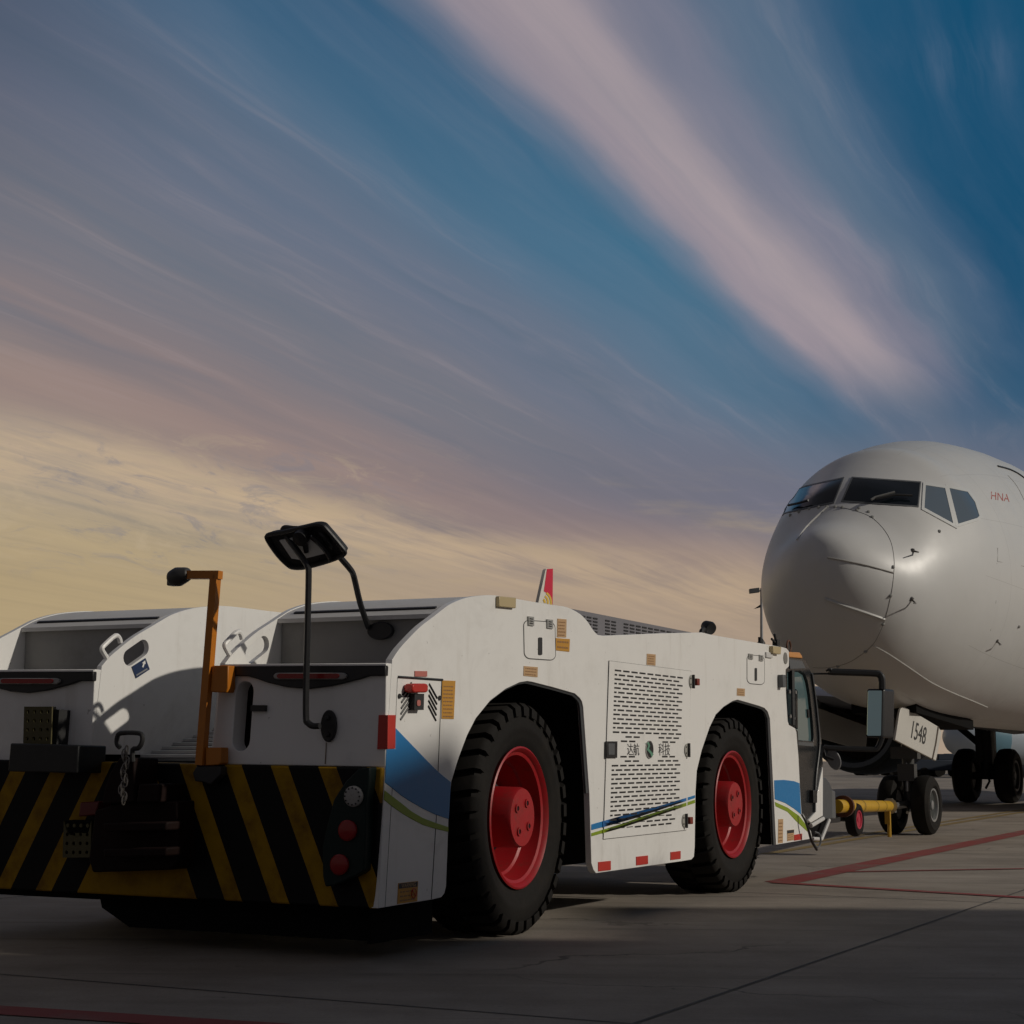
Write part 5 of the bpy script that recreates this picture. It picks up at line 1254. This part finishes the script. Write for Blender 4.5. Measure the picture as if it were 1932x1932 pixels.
# nose gear
def jet_wheel(parent, c, R0, Wd, side, rimmat, nm='nose_wheel'):
    Mx = Matrix((lt_ * side, UP.cross(lt_ * side), UP)).transposed().to_4x4(); Mx.translation = c - WORLD[parent.name]
    h = Wd / 2
    mb = MB(); mb.lathe([(-h * .7, R0 * .55), (-h, R0 * .66), (-h * 1.0, R0 * .84), (-h * .7, R0 * .97), (-h * .3, R0), (h * .3, R0), (h * .7, R0 * .97), (h, R0 * .84), (h, R0 * .66), (h * .7, R0 * .55)], (0, 0, 0), (1, 0, 0), 44, closed=True)
    o = mb.build(nm, rubber, parent, M=Mx)
    mb = MB(); mb.lathe([(h * .72, R0 * .56), (h * .86, R0 * .565), (h * .84, R0 * .50), (h * .5, R0 * .475), (h * .4, R0 * .55)], (0, 0, 0), (1, 0, 0), 36, closed=True); mb.lathe([(h * .55, R0 * .48), (h * .25, R0 * .44), (h * .22, R0 * .2), (h * .3, R0 * .19), (h * .3, .001), (-h * .6, .001), (-h * .6, R0 * .5)], (0, 0, 0), (1, 0, 0), 36, mi=1); mb.lathe([(h * .2, R0 * .17), (h * .72, R0 * .15), (h * .76, R0 * .1), (h * .765, .001)], (0, 0, 0), (1, 0, 0), 24)
    for i in range(8):
        an = 2 * PI * i / 8; mb.lathe([(h * .2, R0 * .05), (h * .34, R0 * .045), (h * .345, .001)], V((0, math.cos(an) * R0 * .32, math.sin(an) * R0 * .32)), (1, 0, 0), 8)
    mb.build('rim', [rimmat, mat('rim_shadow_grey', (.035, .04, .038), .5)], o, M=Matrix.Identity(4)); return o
alu = mat('wheel_alloy', (.33, .34, .34), .35, metal=.5)
p1 = ground(2231, 2008); p2 = ground(2153, 2007)
NGc = V((NG.x, NG.y, 0)); 
for s_ in (1, -1): jet_wheel(JET, NGc + lt_ * (.20 * s_) + UP * .345, .345, .21, s_, alu)
mb = MB(); mb.tube([NGc + UP * .34, NGc + UP * .8, NGc - ax * .05 + UP * 1.5], [.06, .07, .075], 12); mb.tube([NGc + UP * .34 - lt_ * .14, NGc + UP * .34 + lt_ * .14], .05, 10)
mb.tube([NGc + UP * .8, NGc + ax * .2 + UP * .6, NGc + UP * .42 + ax * .06], .03, 8); mb.tube([NGc + UP * 1.0, NGc - ax * .9 + UP * 1.5], .035, 8); mb.tube([NGc + UP * .95 + lt_ * .12, NGc + UP * 1.45 + lt_ * .16], .03, 8)
mb.box(NGc + UP * .95 - ax * .1, lt_ * .16, ax * .07, UP * .07); mb.box(NGc + UP * .72 + lt_ * .0 - ax * .05, lt_ * .1, ax * .06, UP * .10)
mb.build('nose_gear_strut', mat('gear_strut', (.06, .06, .058), .5), JET)
mb = MB(); mb.tube([NGc + UP * .5 - ax * .06, NGc + UP * .86 - ax * .04], .03, 10); mb.tube([NGc + UP * .32 - ax * .36 - lt_ * .04, NGc + UP * .34], .022, 8); mb.tube([NGc + UP * .26 - ax * .30 + lt_ * .06, NGc + UP * .34], .018, 8); mb.build('oleo_piston', steel, JET)
# main gear
MG = J(15.4, -2.86, 0)
for s_ in (1, -1): jet_wheel(JET, MG + lt_ * (.43 * s_) + UP * .565, .565, .40, s_, mat('dark_alloy', (.06, .06, .06), .5, metal=.3), 'main_wheel')
mb = MB(); mb.tube([MG + UP * .5, MG + UP * 2.0], [.13, .17], 14); mb.tube([MG + UP * .56 - lt_ * .3, MG + UP * .56 + lt_ * .3], .08, 10); mb.tube([MG + UP * 1.1, MG + UP * 1.9 - lt_ * 1.0 + ax * .3], .07, 8); mb.box(MG + UP * 1.2 - ax * .05, lt_ * .2, ax * .08, UP * .35)
mb.tube([MG + UP * .3 - ax * .2, MG + UP * .45 - ax * .25 + lt_ * .1, MG + UP * .7 - ax * .15], .025, 6); mb.build('main_gear_strut', mat('strut_dark', (.02, .02, .02), .6), JET)
q1 = hit(MG - ax * .3, ax, 2402, 1765); q2 = hit(MG - ax * .3, ax, 2408, 1850)
mb = MB(); mb.tube([hit(MG - ax * .3, ax, 2388, 1766), q1 + UP * .02, q2], .045, 8); mb.build('gear_brace', mat('brace_pale', (.4, .39, .35), .5), JET)
# other gear + other wing out of frame keep the shape complete
MG2 = J(15.4, 2.86, 0)
for s_ in (1, -1): jet_wheel(JET, MG2 + lt_ * (.43 * s_) + UP * .565, .565, .40, s_, mat('dark_alloy', (.06, .06, .06)), 'main_wheel')
w3 = MB(); vs = []
for s_ in wl_:
    for p in s_:
        l_ = (p - NG).dot(lt_); vs.append(p - lt_ * 2 * l_)
w3.add(vs, fs); w3.build('wing', mat('wing_grey', (.3, .3, .3)), JET, angle=50)

# ================================================================= TOW BAR
TB = thing('tow_bar', 'yellow tow bar with small red-hubbed wheel linking the tractor to the nose gear', 'tow bar', ground(2060, 2025))
bdepth = NG.y - .6
def BP(px, py, dep): return hit((0, dep, 0), (0, 1, 0), px, py)
cD = lambda x, y: (2050 + x / 7.728, 1780 + y / 7.728)
# bar runs from the tractor's front to the nose gear; keep both ends at true depth
e1 = BP(2025, 1952, 13.6); e2 = BP(*cD(800, 1325), 18.3)
rb1 = (BP(2100, 1932, 15.5) - BP(2100, 1964, 15.5)).length / 2
mb = MB(); mb.tube([e1, e1 + (e2 - e1) * .97, e2], [rb1 * .92, rb1 * .96, rb1 * .75], 20); mb.build('bar_tube', mat('tow_bar_yellow', (.62, .36, .012), .42, dirt=.5, dirtcol=(.28, .15, .03), scale=5), TB)
dvb = (e2 - e1).normalized()
mb = MB(); c = e1 + (e2 - e1) * .10; mb.lathe([(-.05, rb1 * 1.0), (-.05, rb1 * 1.5), (.05, rb1 * 1.5), (.05, rb1 * 1.0)], c, dvb, 24, closed=True); mb.build('bar_collar', mat('rusty_collar', (.09, .03, .015), .7), TB)
for f_i in (.36, .62, .8):
    c = e1 + (e2 - e1) * f_i; MB().lathe([(-.01, rb1 * 1.0), (-.01, rb1 * 1.02), (.01, rb1 * 1.02), (.01, rb1 * 1.0)], c, dvb, 24, closed=True).build('bar_band', mat('band_grey', (.1, .08, .04), .6), TB)
mb = MB(); c = e2 - dvb * .12; mb.tube([c, c - UP * .36], .022, 8); mb.box(c - UP * .1 - ax * .05, lt_ * .03, dvb * .04, UP * .1); mb.build('support_leg', mat('leg_yellow', (.5, .28, .02), .5), TB)
mb = MB(); mb.tube([e2, e2 + dvb * .16], [.09, .06], 12); mb.lathe([(-.03, .05), (-.03, .085), (.03, .085), (.03, .05)], e2 + dvb * .26, (lt_ * .8 + UP * .2), 18, closed=True); mb.tube([e2 + dvb * .16, NGc + UP * .36 - ax * .1], .035, 8); mb.build('tow_head', steel, TB)
wq = BP(2069, 1984, 14.6); wc = V((wq.x, wq.y, 0)); wr = (BP(2069, 1944, wc.y) - BP(2069, 2024, wc.y)).length / 2
for sd2 in (0, 1):
    c = V((wc.x, wc.y, wq.z)) - lt_ * (.42 * sd2)
    Mx = Matrix((lt_, UP.cross(lt_), UP)).transposed().to_4x4(); Mx.translation = c - WORLD[TB.name]
    mb = MB(); h = .05; mb.lathe([(-h * .7, wr * .55), (-h, wr * .7), (-h * .9, wr * .92), (-h * .4, wr), (h * .4, wr), (h * .9, wr * .92), (h, wr * .7), (h * .7, wr * .55)], (0, 0, 0), (1, 0, 0), 36, closed=True)
    wo = mb.build('small_wheel', rubber, TB, M=Mx)
    mb = MB(); mb.lathe([(h * .7, wr * .56), (h * .9, wr * .57), (h * .85, wr * .48), (h * .2, wr * .42), (h * .1, wr * .2), (h * .8, wr * .16), (h * .82, .001), (-h * .5, .001), (-h * .5, wr * .55)], (0, 0, 0), (1, 0, 0), 28)
    mb.build('rim', mat('rim_crimson', (.45, .03, .06), .35), wo, M=Matrix.Identity(4))
mb = MB(); ca = V((wc.x, wc.y, wq.z)); mb.tube([ca, ca - lt_ * .42], .022, 8)
cb2 = ca - lt_ * .2; tt = (cb2 - e1).dot(dvb); mb.tube([cb2, e1 + dvb * tt], .035, 8); mb.box(cb2 + UP * .03, lt_ * .1, dvb * .1, UP * .03); mb.build('wheel_axle', black, TB)

# ================================================================= FAR BACKGROUND
def far_jet(name_lab, px, py, dep, yaw, dia, length, body, nosecol, group=None, stripe=None, nosegear=True):
    zc = None; c0 = BP(px, py, dep); base = V((c0.x, c0.y, 0)); o = thing('distant_jet', name_lab, 'airliner', base, group)
    d_ = V((math.sin(yaw), math.cos(yaw), 0)); l2 = V((d_.y, -d_.x, 0)); r2 = dia / 2
    pf = [(0, .01), (.15, r2 * .32), (.5, r2 * .58), (1.2, r2 * .82), (2.5, r2 * .97), (4, r2), (length * .7, r2), (length, r2 * .2)]
    mb = MB(); cz = max(c0.z, r2 + .7); mb.lathe(pf, base + UP * cz, d_, 28); fo = mb.build('fuselage', body, o)
    if stripe:
        mb = MB()
        mb.lathe([(1.8, r2 * .93), (1.9, r2 * .955), (3.1, r2 * 1.006), (3.2, r2 * 1.0)], base + UP * cz, d_, 28); mb.build('colour_band', stripe, o)
    mb = MB(); mb.add([base + UP * (cz + r2 * .3) + d_ * .95 - l2 * r2 * .5, base + UP * (cz + r2 * .3) + d_ * .95 + l2 * r2 * .5, base + UP * (cz + r2 * .62) + d_ * 1.5 + l2 * r2 * .42, base + UP * (cz + r2 * .62) + d_ * 1.5 - l2 * r2 * .42], [(0, 1, 2, 3)])
    mb.build('windscreen', glassd, o)
    mb = MB()
    for s_ in (-1, 1):
        a = base + UP * (cz - r2 * .6) + d_ * length * .35 + l2 * s_ * r2 * .8
        mb.prism([a, a + d_ * 5, a + d_ * 10 + l2 * s_ * 15 + UP * 1.5, a + d_ * 8.6 + l2 * s_ * 15 + UP * 1.5], -UP * .3)
    mb.build('wing', body, o)
    mb = MB()
    for s_ in (-1, 1):
        c = base + d_ * (length * .33) + l2 * s_ * 4.8 + UP * (cz - r2 * .95); mb.lathe([(0, .8), (.1, .95), (1.5, 1.0), (3.5, .7)], c, d_, 18)
    mb.build('engine', nosecol, o)
    mb = MB()
    for t0, l0 in ((4, 0), (length * .45, 2.8), (length * .45, -2.8)):
        for q in (-.35, .35): mb.lathe([(-.15, .3), (-.15, .5), (.15, .5), (.15, .3)], base + d_ * t0 + l2 * (l0 + q) + UP * .5, l2, 16, closed=True)
        mb.tube([base + d_ * t0 + l2 * l0 + UP * .5, base + d_ * t0 + l2 * l0 + UP * cz], .12, 8)
    mb.build('landing_gear', black, o)
    mb = MB(); a = base + d_ * (length - 5) + UP * (cz + r2 * .6); mb.prism([a, a + d_ * 4.6, a + d_ * 6 + UP * 5.2, a + d_ * 4 + UP * 5.2], l2 * .3); mb.build('tail_fin', stripe or body, o)
    return o
teal = mat('pale_teal', (.13, .25, .32), .35); pale = mat('pale_blue_grey', (.40, .46, .52), .35); dblue = mat('deep_blue', (.02, .09, .30), .4)
far_jet('far pale jet with a teal band, seen between the nose gear and main gear', 2290, 1802, 84, math.radians(66), 2.9, 26, pale, lightgrey, stripe=teal)
far_jet('far white and blue jet at the right edge, behind the main wheels', 2412, 1806, 105, math.radians(62), 3.6, 30, mat('far_white', (.62, .64, .66), .35), dblue, stripe=dblue)
# service vehicles on the far side of the apron
def cart(px, dep, L, H, colr, label, lamp=False):
    g0 = ground(px, 1866); k = dep / g0.y; b = V((g0.x * k, dep, 0)); o = thing('service_cart', label, 'airport vehicle', b, 'service carts far across the apron')
    d_ = V((1, .15, 0)).normalized(); l2 = V((-d_.y, d_.x, 0)); mb = MB(); mb.box(b + UP * (.35 + H * .2), d_ * L / 2, l2 * .7, UP * H * .2); mb.box(b + UP * (.35 + H * .5) + d_ * L * .15, d_ * L * .22, l2 * .6, UP * H * .12); mb.build('body', colr, o, bevel=.05)
    for s_ in (-.32, .32):
        mb = MB(); mb.lathe([(-.8, .001), (-.8, .26), (.8, .26), (.8, .001)], b + UP * .26 + d_ * L * s_, l2, 14); mb.build('wheel', rubber, o)
carts = [(2118, 96, 2.6, 1.0, dark, 'low dark cart beyond the left side of the nose wheel'), (2152, 100, 3.4, 1.2, mat('cart_grey', (.12, .12, .13), .5), 'grey cart seen just left of the nose gear strut'),
         (2222, 92, 3.0, 1.4, dark, 'dark cart seen just right of the nose gear strut'), (2272, 90, 3.6, 1.5, mat('cart_navy', (.02, .03, .05), .5), 'navy cart below the lower corner of the numbered gear door'),
         (2302, 98, 3.0, 1.6, dark, 'dark cart against the left side of the main wheels')]
for c in carts: cart(*c)
# floodlight mast behind the nose
mo_ = BP(1845, 1838, 70); mbse = V((mo_.x, mo_.y, 0)); ML = thing('floodlight_mast', 'slim pale floodlight mast standing behind the jet nose', 'light mast', mbse)
tp_ = hit(mbse, (0, 1, 0), 1843, 1424)
mb = MB(); mb.tube([mbse, tp_], [.11, .05], 12); mb.build('pole', mat('galvanised', (.3, .3, .31), .5, metal=.3), ML)
l1 = hit(mbse, (0, 1, 0), 1826, 1430)
mb = MB(); mb.box(l1, V((.22, 0, .03)), V((0, .15, 0)), V((-.01, 0, .10))); mb.tube([l1, l1 + V((.5, 0, 0))], .03, 6); mb.build('lamp_head', grey, ML, bevel=.02)
l2_ = hit(mbse, (0, 1, 0), 1841, 1468); mb = MB(); mb.prism([l2_ + V((.05, 0, .12)), l2_ + V((-.3, 0, -.12)), l2_ + V((.05, 0, -.03))], V((0, .05, 0))); mb.build('wind_flag', black, ML)

# ================================================================= unseen slabs added out of frame on the right to throw the foreground shade
CN = thing('added_shade_canopy', 'grey slabs on posts, added out of frame to the right to cast shade', 'shade caster', (30, 0, 0))
zc_ = 6.0; k_ = zc_ / sd.z; shx, shy = sd.x * k_, sd.y * k_
def shade_roof(x0, x1, ya, yb, th=.25):
    mb = MB(); mb.prism([V((x0 + shx, ya + shy, zc_)), V((x1 + shx, ya + shy, zc_)), V((x1 + shx, yb + shy, zc_)), V((x0 + shx, yb + shy, zc_))], V((0, 0, th))); mb.build('shade_slab', lightgrey, CN)
yA = ground(1900, 2203).y; print('shade edge', yA, 'roof y', yA + shy, 'x', 1.3 + shx)
shade_roof(.95, 36, 7.63, yA); shade_roof(-1.7, 36, 6.96, 7.62); shade_roof(-6.5, 36, -3, 6.95)  # slab spans trimmed to place shade on the ground and lower tractor
for x_ in (20, 30, 40):
    for y_ in (0, 6):
        mb = MB(); mb.box((x_ + 2, y_ + shy * .5, zc_ / 2), (.15, 0, 0), (0, .15, 0), (0, 0, zc_ / 2)); mb.build('post', grey, CN)
